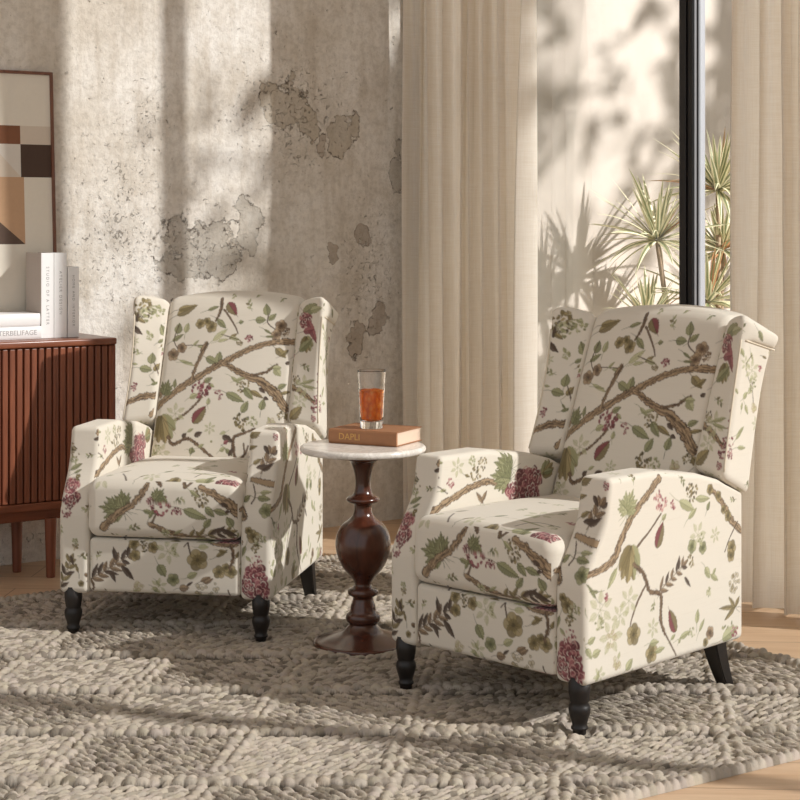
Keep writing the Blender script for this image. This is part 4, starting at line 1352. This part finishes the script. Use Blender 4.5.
# ------------------------------------------------------------------ rug: beaded ridges crossing in a lattice, slanting knots between
def make_rug():
    a0, a1, s0, s1 = .415, 3.5, .58, 3.165; h = .0036
    na, ns = int((a1 - a0) / h), int((s1 - s0) / h)
    ga = np.linspace(a0, a1, na + 1); gs = np.linspace(s0, s1, ns + 1)
    Z = np.full((na + 1, ns + 1), .003, np.float32); K = np.zeros((na + 1, ns + 1), np.int32)
    r = np.random.default_rng(21)
    wx = np.array([U2[0], T2[0]]); wy = np.array([U2[1], T2[1]])
    def to_as(x, y):
        d = np.array([x, y]) - C0
        return -(d @ U2), d @ T2
    cols = [(0.10, 0.085, 0.07)]  # dark backing tone, paints the shade in the gaps between knots
    def pal(dark):
        b = np.array(lin(186, 175, 161)) if r.random() > dark else np.array(lin(138, 128, 115))
        return b * r.uniform(.76, 1.12) * np.array([1, r.uniform(.97, 1.01), r.uniform(.93, 1.02)])
    def knot(x, y, ang, la, lb, hz, base, col):
        a, s = to_as(x, y)
        if not (a0 - .01 < a < a1 + .01 and s0 - .01 < s < s1 + .01): return
        m = la * 1.02
        i0, i1 = np.searchsorted(ga, (a - m, a + m)); j0, j1 = np.searchsorted(gs, (s - m, s + m))
        if i1 <= i0 or j1 <= j0: return
        da = ga[i0:i1, None] - a; ds = gs[None, j0:j1] - s
        dx = -da * U2[0] + ds * T2[0]; dy = -da * U2[1] + ds * T2[1]
        c, sn = math.cos(ang), math.sin(ang)
        q = ((dx * c + dy * sn) / la) ** 2 + ((-dx * sn + dy * c) / lb) ** 2
        z = base + hz * np.sqrt(np.clip(1 - q, 0, 1)); z[q >= 1] = 0
        sub = Z[i0:i1, j0:j1]; k = z > sub
        sub[k] = z[k]; K[i0:i1, j0:j1][k] = len(cols); cols.append(col)
    # second ridge family runs along D2
    D2 = np.array([.13, 1.0]); D2 /= np.linalg.norm(D2)
    def uv(x, y):      # lattice coordinates
        return (y - 4.145) / .365, (x - .13 * (y - 4) - .37) / .385
    tones = {}
    # the field
    pts = [room(a, s) for a in (a0, a1) for s in (s0, s1)]
    xs = [p[0] for p in pts]; ys = [p[1] for p in pts]
    y = min(ys)
    row = 0
    while y < max(ys):
        x = min(xs) + (row % 2) * .013
        while x < max(xs):
            xx = x + r.normal(0, .003); yy = y + r.normal(0, .0025)
            a, s = to_as(xx, yy)
            if a0 - .01 < a < a1 + .01 and s0 - .01 < s < s1 + .01:
                v, u = uv(xx, yy); ci, cj = math.floor(v), math.floor(u)
                if .895 < v - ci < .95:      # the hollow in front of each ridge
                    x += .0265; continue
                t = tones.setdefault((ci, cj), (r.uniform(.08, .40), r.uniform(-.1, .1)))
                dg = 1 if (ci + cj) % 2 else -1
                ang = dg * .62 + t[1] + r.normal(0, .16)
                knot(xx, yy, ang, r.uniform(.015, .022), r.uniform(.0064, .0084), r.uniform(.008, .0135), .001 + r.uniform(0, .003), pal(t[0]))
            x += .0265
        y += .0145; row += 1
    # the ridges
    for n in range(-6, 9):
        yc = 4.145 + .365 * n
        for off, sz in ((0, 1.0), (.028, .86)):
            x = min(xs)
            while x < max(xs):
                knot(x + r.normal(0, .003), yc + off + r.normal(0, .004) + .012 * math.sin(x * 2.3 + n), r.normal(0.1, .3), r.uniform(.0155, .021) * sz, r.uniform(.0115, .0155) * sz,
                     r.uniform(.013, .019) * sz, .006, pal(.10))
                x += .0265
    for n in range(-9, 8):
        xc = .37 + .385 * n; y = min(ys)
        while y < max(ys):
            for off in (0, .030):
                knot(xc + .13 * (y - 4) + off + r.normal(0, .004), y + r.normal(0, .003), 1.3 + r.normal(0, .35), r.uniform(.015, .021), r.uniform(.0105, .014),
                     r.uniform(.011, .016), .006, pal(.06))
            y += .027
    # bound edge
    for e in np.arange(0, (a1 - a0), .022):
        for s in (s0 + .012, s1 - .012):
            p = room(a0 + e, s); knot(p[0], p[1], ROOM_ANG + 1.1 + r.normal(0, .2), .020, .0125, .018, .005, pal(.12))
    for e in np.arange(0, (s1 - s0), .022):
        p = room(a0 + .013, s0 + e); knot(p[0], p[1], ROOM_ANG + .5 + r.normal(0, .5), r.uniform(.019, .026), r.uniform(.013, .017), r.uniform(.018, .028), .005, pal(.05))
    # what stands on the rug presses it flat
    for px_, py_, rad in ([(TX, TY, .150)] + [tuple((ch.matrix_world @ Vector((sx * .29, yy, 0)))[:2]) + (.030,) for ch in (chair_a, chair_b) for sx in (-1, 1) for yy in (.026, .645)]):
        a, s = to_as(px_, py_)
        d = np.hypot(ga[:, None] - a, gs[None, :] - s)
        Z[:] = np.minimum(Z, .0035 + .05 * np.clip(d - rad, 0, None) / .06 + (d > rad + .03) * .05)
    K[0, :] = K[2, :]; K[1, :] = K[2, :]; K[-1, :] = K[-3, :]; K[:, 0] = K[:, 2]; K[:, 1] = K[:, 2]; K[:, -1] = K[:, -3]; K[:, -2] = K[:, -3]
    cols = np.array(cols, np.float32)
    A, S = np.meshgrid(ga, gs, indexing='ij')
    P = np.empty((na + 1, ns + 1, 3)); P[..., 0] = -A; P[..., 1] = -S; P[..., 2] = Z
    # the outermost line of points reaches down to the floor
    P[0, :, 2] = P[-1, :, 2] = 0.0005; P[:, 0, 2] = P[:, -1, 2] = .0005
    # wavy outline
    idx = np.arange((na + 1) * (ns + 1)).reshape(na + 1, ns + 1)
    Q = np.stack([idx[:-1, :-1], idx[1:, :-1], idx[1:, 1:], idx[:-1, 1:]], -1).reshape(-1, 4)
    o = np_mesh('rug', P.reshape(-1, 3), Q, M['rug'], True, cols[K.ravel()])
    o.location = room(0, 0); o.rotation_euler = (0, 0, ROOM_ANG)
    return tag(o, 'chunky woven wool rug in beige and grey under the armchairs', 'rug')
TX, TY = -.108, 5.03
bpy.context.view_layer.update()
make_rug()

# ------------------------------------------------------------------ pedestal table, book, glass
TX, TY = -.108, 5.03
tb = empty('side_table', (TX, TY, .0045)); tag(tb, 'round side table with white marble top on a turned dark wood pedestal', 'side table')
def Hy(y): return 1.24 - (y - 221) * 5.03 / 1720 - .0045
px = 5.03 / 1720
prof = [(48.5, 652), (50, 648), (50, 643), (49, 640), (42, 638), (30, 634), (20, 630), (15, 625.5), (13.8, 623), (16.4, 620.5), (17.2, 617.5), (16.5, 614), (13.2, 611),
        (12.2, 605), (10.2, 599), (10.8, 596.5), (14.6, 594), (15.4, 591.5), (14.2, 588.5), (9.6, 586), (8.2, 583), (12, 577), (19, 569), (24.5, 559), (27.3, 549), (27.6, 541),
        (25.5, 532), (20.5, 524), (13.5, 518.5), (9.9, 514), (8.8, 508), (9.8, 503.5), (15.2, 501.5), (16.7, 499), (15.0, 496.5), (10.2, 494), (8.0, 488), (7.8, 480), (9.4, 470), (12.6, 462), (15.6, 459.5), (16, 457)]
bm = bmesh.new()
pf = [(r * px, max(0, Hy(y))) for r, y in prof]
pf[0] = (48.5 * px, 0)
add_lathe(bm, smooth_profile(pf[:8], 3)[:-1] + smooth_profile(pf[7:], 3), 56)
bm_obj('pedestal', bm, M['mahogany'], tb, True)
TT = .585 - .0045
bm = bmesh.new(); add_lathe(bm, [(.04, TT - .030), (.128, TT - .028), (.130, TT - .024), (.130, TT - .0195), (.05, TT - .019)], 56)
bm_obj('underplate', bm, M['mahogany'], tb)
bm = bmesh.new(); R = .184
add_lathe(bm, [(R - .02, TT - .020), (R - .007, TT - .020), (R - .002, TT - .017), (R, TT - .011), (R - .001, TT - .005), (R - .005, TT - .001), (R - .009, TT)], 96)
bm_obj('table_top', bm, M['marble'], tb, False)
for p in bpy.data.objects['table_top'].data.polygons: p.use_smooth = len(p.vertices) == 4

def text_mesh(name, s, size, mat, parent, loc, rotm, depth=.0003, space=1.0):
    cu = bpy.data.curves.new(name, 'FONT'); cu.body = s; cu.size = size; cu.extrude = depth; cu.space_character = space
    cu.align_x = 'CENTER'; cu.align_y = 'CENTER'; cu.resolution_u = 3
    tmp = bpy.data.objects.new(name + '_tmp', cu); COL.objects.link(tmp)
    dg = bpy.context.evaluated_depsgraph_get(); dg.update()
    me = bpy.data.meshes.new_from_object(tmp.evaluated_get(dg))
    bpy.data.objects.remove(tmp); bpy.data.curves.remove(cu)
    me.name = name; me.materials.clear(); me.materials.append(mat)
    o = link(bpy.data.objects.new(name, me), parent); o.location = loc; o.rotation_euler = rotm
    return o

def book(loc, rz, L, W, T, cover, pages, label, cat='book', group=None, tilt=None, lettering=None):
    """lying book: spine along x on the -y side, L long, W deep, T thick"""
    root = empty('book', loc, rz); tag(root, label, cat, group)
    if tilt: root.rotation_euler = tilt
    b = .0025
    bm = bmesh.new()
    add_box(bm, (0, .003, T - b), (L, W, T), .0008); add_box(bm, (0, .003, 0), (L, W, b), .0008)
    # a slightly rounded spine
    n = 10; rings = []
    for x in (0, L):
        ring = []
        for k in range(n + 1):
            t = k / n; ring.append(bm.verts.new((x, .004 - .005 * math.sin(t * PI) ** .5, t * T)))
        for k in range(n, -1, -1):
            t = k / n; ring.append(bm.verts.new((x, .0075, b * .5 + t * (T - b))))
        rings.append(ring)
    m = len(rings[0])
    for k in range(m): bm.faces.new((rings[0][k], rings[0][(k + 1) % m], rings[1][(k + 1) % m], rings[1][k]))
    bm.faces.new(rings[0][::-1]); bm.faces.new(rings[1])
    bm_obj('cover', bm, cover, root)
    bm = bmesh.new(); add_box(bm, (.004, .0072, b), (L - .004, W - .004, T - b), .0006)
    bm_obj('pages', bm, pages, root)
    if lettering:
        s, size, xc, mat = lettering
        text_mesh('spine_lettering', s, size, mat, root, (xc, -.0012, T / 2), (PI / 2, 0, 0))
    return root

bz = .585
bk = book((-.211, 5.075, bz + .0006), math.radians(-26.5), .224, .172, .042, M['book_brown'], M['paper'], 'tan brown hardback book lying on the round marble table top', 'book', None, None,
          ('DAPLI', .027, .070, M['gold']))

gz = bz + .0434
gl = empty('drinking_glass', (-.084, 5.085, gz)); tag(gl, 'tall clear glass of amber drink standing on the tan book', 'glass')
def facet(a, z):
    return 1 + .012 * math.sin(7 * a + (z * 260)) * (1 if .03 < z < .125 else .3)
bm = bmesh.new()
outer = [(.0325, 0), (.0335, .002)] + [(.0335 + .0085 * (z / .165), z) for z in np.linspace(.012, .169, 22)] + [(.0421, .1712)]
inner = [(.0404, .1712)] + [(.0312 + .0085 * (z / .165), z) for z in np.linspace(.166, .026, 14)] + [(.029, .021), (.018, .019), (.001, .019)]
rings = []
seg = 84
for i, (r0, z) in enumerate(outer + inner):
    q = i < len(outer)
    rings.append([bm.verts.new(((r0 * (facet(2 * PI * k / seg, z) if q and .01 < z < .14 else 1)) * math.cos(2 * PI * k / seg), (r0 * (facet(2 * PI * k / seg, z) if q and .01 < z < .14 else 1)) * math.sin(2 * PI * k / seg), z)) for k in range(seg)])
for A, B in zip(rings, rings[1:]):
    for k in range(seg): bm.faces.new((A[k], A[(k + 1) % seg], B[(k + 1) % seg], B[k]))
bm.faces.new(rings[0][::-1]); bm.faces.new(rings[-1])
bm_obj('tumbler', bm, M['glass'], gl, True)
bm = bmesh.new()
add_lathe(bm, [(.001, .0195)] + [(.0288, .0215)] + [(.0310 + .0085 * (z / .165), z) for z in np.linspace(.027, .113, 10)] + [(.001, .1132)], 48)
bm_obj('drink', bm, M['drink'], gl, True)

# ------------------------------------------------------------------ sideboard
CH_ = .827
SB_S0, SB_S1 = .012, .322                          # from the wall to the front
ca = (-((np.array([-1.007, 6.098]) - C0) @ U2))    # a of the right hand end
sb = empty('sideboard', room(ca, SB_S1), ROOM_ANG); tag(sb, 'low walnut sideboard with vertical slatted front, against the plaster wall', 'sideboard')
Ls = 1.55
# local: x towards the window is +, so the cabinet runs from -Ls to 0; y + is towards the wall
D = SB_S1 - SB_S0
bm = bmesh.new(); add_box(bm, (-Ls, -.004, CH_ - .024), (0, D, CH_), .006, 3); bm_obj('top', bm, M['walnut_h'], sb)
ZB, ZT = .268, CH_ - .024
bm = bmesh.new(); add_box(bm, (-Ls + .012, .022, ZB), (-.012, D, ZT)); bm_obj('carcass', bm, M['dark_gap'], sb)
bm = bmesh.new(); add_box(bm, (-Ls + .004, .0, ZB - .026), (-.002, D, ZB), .004); bm_obj('bottom_rail', bm, M['walnut_h'], sb)
bm = bmesh.new(); add_box(bm, (-Ls + .03, .035, ZB - .066), (-.03, D - .03, ZB - .026), .003); bm_obj('plinth', bm, M['walnut_h'], sb)
pitch = .0262
nsl = int((Ls - .03) / pitch)
for d in range(2):
    bm = bmesh.new()
    for i in range(d * nsl // 2, (d + 1) * nsl // 2):
        x = -.008 - i * pitch
        add_box(bm, (x - .0195, .004, ZB + .002), (x, .020, ZT - .002), .0035, 2)
    add_box(bm, (-.008 - ((d + 1) * nsl // 2) * pitch + .006, .018, ZB + .002), (-.008 - (d * nsl // 2) * pitch, .024, ZT - .002))
    bm_obj('slatted_door', bm, M['walnut'], sb)
bm = bmesh.new(); add_box(bm, (-.0115, .003, ZB), (-.002, D, ZT), .004, 3); bm_obj('side_panel', bm, M['walnut'], sb)
bm = bmesh.new(); add_box(bm, (-Ls + .002, .003, ZB), (-Ls + .012, D, ZT), .004, 3); bm_obj('side_panel', bm, M['walnut'], sb)
for x, y in ((-.235, .032), (-.298, .185), (-Ls + .2, .05), (-Ls + .22, .20)):
    bm = bmesh.new()
    add_lathe(bm, [(.014, 0), (.0155, .003), (.0215, ZB - .07), (.0215, ZB - .06)], 20, x, y, 0); bm_obj('leg', bm, M['walnut'], sb, False)
    for p in bpy.data.objects[sb.children[-1].name].data.polygons: p.use_smooth = len(p.vertices) == 4

# ------------------------------------------------------------------ books on the sideboard
def local_sb(x, y, z): 
    c, s = math.cos(ROOM_ANG), math.sin(ROOM_ANG); o = sb.location
    return (o.x + c * x - s * y, o.y + s * x + c * y, z)
# where a spot on the front of the books falls along the sideboard
def x_at(px_, y):
    # solve for local x so that the point at depth y projects to image column px_
    k = (px_ - 400) / 1720; c, s = math.cos(ROOM_ANG), math.sin(ROOM_ANG); o = sb.location
    ax, bx = o.x - s * y, c; ay, by = o.y + c * y, s
    return (k * ay - ax) / (bx - k * by)
BY = .098
def standing(x0, x1, h, cover, label, text, depth=.143):
    T = (x1 - x0) - .0012
    root = empty('book', local_sb(x0, BY, CH_ + .0006), ROOM_ANG); tag(root, label, 'book', 'white books standing on the sideboard')
    b = .0028
    bm = bmesh.new(); add_box(bm, (0, .002, 0), (b, depth, h), .0008); add_box(bm, (T - b, .002, 0), (T, depth, h), .0008)
    bm_obj('board', bm, cover, root)
    bm = bmesh.new(); add_box(bm, (0, 0, 0), (T, .0032, h), .0010); bm_obj('spine', bm, M['white_cover'], root)
    bm = bmesh.new(); add_box(bm, (b, .0032, .003), (T - b, depth - .004, h - .003)); bm_obj('pages', bm, M['white_paper'], root)
    text_mesh('spine_lettering', text[0], text[1], M['grey_ink'], root, (T / 2, -.0006, h * text[2]), (PI / 2, PI / 2, 0), .0003, 1.5)
    return root
xs = [x_at(p, BY) for p in (41.3, 54.2, 67.2)]
standing(xs[0], xs[1], .300, M['grey_cover'], 'tall white book with a warm grey side cover, standing next to the lying books', ('STUDIO OF A LATTER', .0145, .50))
standing(xs[1], xs[2], .300, M['white_cover'], 'tall white book standing between the grey sided book and the shorter white book', ('ATELIER DESIGN', .0145, .53))
x3, x4 = x_at(67.9, BY), x_at(79.4, BY)
standing(x3, x4, .250, M['white_cover'], 'shorter white book standing nearest the end of the sideboard', ('HOME AND INTERIOR', .0130, .52))
def lying(x1, z, L, W, T, label, text):
    p = local_sb(x1 - L, BY - .006, z)
    return book(p, ROOM_ANG, L, W, T, M['white_cover'], M['white_paper'], label, 'book', 'white books lying on the sideboard', None, text)
lying(xs[0] - .0015, CH_ + .0006, .235, .143, .044, 'white book with grey spine lettering lying flat, lower of the two', ('INTERBELIFAGE', .024, .135, M['grey_ink']))
lying(xs[0] - .006, CH_ + .0455, .225, .140, .044, 'plain white book lying flat on the lettered white book', None)

# ------------------------------------------------------------------ painting leaning on the wall
PW, PH = .66, .955
pr = empty('painting', room(0, 0)); tag(pr, 'abstract painting of brown and cream blocks in a thin wood frame, leaning on the wall', 'painting')
aR = 1.541
o0 = Vector(room(aR, .071, CH_ + .0024)); 
tilt = math.asin(.052 / PH)
pr.location = o0; pr.rotation_euler = (-tilt, 0, ROOM_ANG)   # local x along the wall, -x away from the window, y behind
fw = .011
bm = bmesh.new()
for lo, hi in (((-PW, 0, 0), (-PW + fw, .028, PH)), ((-fw, 0, 0), (0, .028, PH)), ((-PW + fw, 0, 0), (-fw, .028, fw)), ((-PW + fw, 0, PH - fw), (-fw, .028, PH))):
    add_box(bm, lo, hi, .0015)
bm_obj('frame', bm, M['painting_frame'], pr)
bm = bmesh.new()
def px_x(c): return -(53.5 - c) * .00431 
def px_z(y): return PH - (y - 73.5) * .00372
names = ['cv_cream', 'cv_light', 'cv_pale', 'cv_brown', 'cv_dark', 'cv_tan', 'cv_umber']
def poly(pts, mi):
    f = bm.faces.new([bm.verts.new((x, .0082, z)) for x, z in pts]); f.material_index = mi
X = [-PW + .006, px_x(-40), px_x(-2), px_x(24), px_x(51)]
Xr = -.006
Z = [PH - .006, px_z(127), px_z(145), px_z(177), px_z(242), .006]
def rect(x0, x1, z0, z1, mi): poly(((x0, z0), (x1, z0), (x1, z1), (x0, z1)), mi)
rect(X[0], Xr, Z[1], Z[0], 0)
rect(X[1], X[3], Z[2], Z[1], 3); rect(X[3], Xr, Z[2], Z[1], 1); rect(X[0], X[1], Z[2], Z[1], 0)
rect(X[3], Xr, Z[3], Z[2], 4); rect(X[0], X[2], Z[3], Z[2], 5)
poly(((X[2], Z[3]), (X[3], Z[3]), (X[2], Z[2])), 1); poly(((X[3], Z[3]), (X[3], Z[2]), (X[2], Z[2])), 2)
xt = px_x(26.5)
poly(((X[2], Z[4]), (xt, Z[4]), (X[2], px_z(214))), 6); poly(((xt, Z[4]), (xt, Z[3]), (X[2], Z[3]), (X[2], px_z(214))), 5)
rect(X[0], X[2], Z[4], Z[3], 6)
rect(xt, Xr, Z[4], Z[3], 0); rect(X[0], Xr, Z[5], Z[4], 0)
cv = bm_obj('canvas', bm, [M[n] for n in names], pr)
bm = bmesh.new(); add_box(bm, (-PW + .004, .010, .004), (-.004, .024, PH - .004)); bm_obj('backing_board', bm, M['cv_light'], pr)

# ------------------------------------------------------------------ courtyard plants
def crown_mesh(name, crowns, parent, seed):
    r = np.random.default_rng(seed); P = []; Q = []; Cc = []
    for c, L, n, updir in crowns:
        c = np.array(c); up = np.array(updir, float); up /= np.linalg.norm(up)
        for i in range(n):
            az = i * 2.39996 + r.normal(0, .2); t = (i + .5) / n
            el = 1.36 - 1.6 * t ** .9 + r.normal(0, .12)
            ln = L * r.uniform(.8, 1.12) * (.72 + .28 * math.sin(PI * t))
            droop = r.uniform(.6, 1.5) * (.2 + .8 * t)
            d = np.array([math.cos(az) * math.cos(el), math.sin(az) * math.cos(el), math.sin(el)])
            side = np.array([-math.sin(az), math.cos(az), 0]); side = side * .9 + r.normal(0, .25, 3); side /= np.linalg.norm(side)
            w0 = .0125 * r.uniform(.8, 1.25); seg = 8; p = c + d * .012; base = len(P)
            dark = np.array(lin(128, 136, 98)) * r.uniform(.85, 1.2); ed = np.array(lin(226, 218, 184)) * r.uniform(.9, 1.05)
            if r.random() < .10: ed = np.array(lin(196, 140, 100))
            for k in range(seg + 1):
                s = k / seg; w = w0 * (1 - s ** 2.2) ** .8 * (.55 + .45 * min(1, s * 5)) + .0004
                nrm = np.cross(side, d); nrm /= np.linalg.norm(nrm) + 1e-9
                for m_, cc in ((-1, ed), (-.5, ed), (-.3, dark), (.3, dark), (.5, ed), (1, ed)):
                    P.append(p + side * w * m_ + nrm * abs(m_) * w * .35); Cc.append(cc)
                p = p + d * ln / seg
                d = d + np.array([0, 0, -1]) * droop * .62 / seg * (1 + s); d /= np.linalg.norm(d)
            for k in range(seg):
                for m_ in range(5):
                    a = base + k * 6 + m_; Q.append((a, a + 1, a + 7, a + 6))
    return np_mesh(name, np.array(P), np.array(Q), M['leaf'], True, np.array(Cc), parent=parent)

def at_px(xp, yp, s):
    """the point s metres from the courtyard wall's plane seen at an image spot"""
    k = (xp - 400) / 1720
    # P = C0 + t*U + s*T ; P.x = k * P.y
    q = C0 + s * T2; t = (k * q[1] - q[0]) / (U2[0] - k * U2[1]); p = q + t * U2
    return np.array([p[0], p[1], 1.24 - (yp - 221) * p[1] / 1720])

def plant(base_px, s, crowns, label, seed, L=.26, lean=(0, 0)):
    """crowns: list of (x, y) image spots of the heads; all stand on the courtyard ground"""
    heads = [at_px(x, y, s + ds) for x, y, ds in crowns]
    foot = at_px(base_px, 221, s); foot[2] = -.05
    root = empty('dracaena', tuple(foot)); tag(root, label, 'plant', 'striped dracaenas in the courtyard')
    for i, hd in enumerate(heads):
        bm = bmesh.new(); pts = []; rad = []
        for t in np.linspace(0, 1, 14):
            p = np.array([0, 0, 0]) * (1 - t) + (hd - foot) * t
            bow = math.sin(t * PI) * .05
            q = t ** 1.15
            pts.append((float((hd - foot)[0] * q + bow * .4), float((hd - foot)[1] * q), float((hd - foot)[2] * t))); rad.append(.016 - .006 * t)
        add_tube(bm, pts, rad, 8); bm_obj('stem', bm, M['bark'], root, True)
        crown_mesh('crown', [(hd - foot, L if not isinstance(L, (list, tuple)) else L[i], 58, (0, 0, 1))], root, seed + i)
    return root
plant(680, .41, [(657, 240, 0), (648, 322, .05)], 'striped spiky plant left of the black window post, in the courtyard', 5, [.36, .27])
plant(708, .50, [(718, 190, 0), (708, 302, .05), (722, 250, -.06)], 'tall striped spiky plant between the black window post and the right curtain', 31, [.36, .32, .26])
plant(838, .46, [(828, 320, 0), (850, 230, 0.05)], 'striped spiky plant behind the right curtain, in the courtyard', 51, [.36, .36])

# a garden tree that dapples the light
def tree(loc, seed, crown_c, crown_r, n, label):
    r = np.random.default_rng(seed)
    root = empty('garden_tree', loc); tag(root, label, 'tree')
    cc = np.array(crown_c) - np.array(loc)
    bm = bmesh.new()
    add_tube(bm, [(0, 0, 0), (.03, .02, cc[2] * .4), (cc[0] * .6, cc[1] * .6, cc[2] * .75), tuple(cc)], [.11, .09, .07, .04], 10)
    ends = []
    for i in range(16):
        v = r.normal(0, 1, 3); v /= np.linalg.norm(v); e = cc + v * np.array(crown_r) * r.uniform(.6, .95)
        st = cc * r.uniform(.7, 1.0); mid = (st + e) / 2 + r.normal(0, .08, 3)
        add_tube(bm, [tuple(st), tuple(mid), tuple(e)], [.035, .022, .008], 6)
        ends += [mid, e, (mid + e) / 2]
    bm_obj('trunk', bm, M['bark'], root, True)
    P = []; Q = []
    for i in range(n):
        b = ends[r.integers(len(ends))] + r.normal(0, .15, 3)
        d = r.normal(0, 1, 3); d /= np.linalg.norm(d); sd = np.cross(d, r.normal(0, 1, 3)); sd /= np.linalg.norm(sd)
        L = r.uniform(.12, .22); W = L * .26; k = len(P); nn = np.cross(d, sd) * L * .08
        P += [b, b + d * L * .4 + sd * W + nn, b + d * L, b + d * L * .4 - sd * W + nn]; Q.append((k, k + 1, k + 2, k + 3))
    np_mesh('foliage', np.array(P), np.array(Q), M['tree_leaf'], False, parent=root)
tree((4.6, 5.6, -.05), 4, (4.4, 5.65, 4.85), (1.1, 1.3, 1.1), 430, 'leafy garden tree standing outside the window')
tree((6.0, 7.1, -.05), 14, (5.7, 6.75, 5.2), (1.1, 1.2, 1.0), 300, 'thin garden tree standing farther along the courtyard')
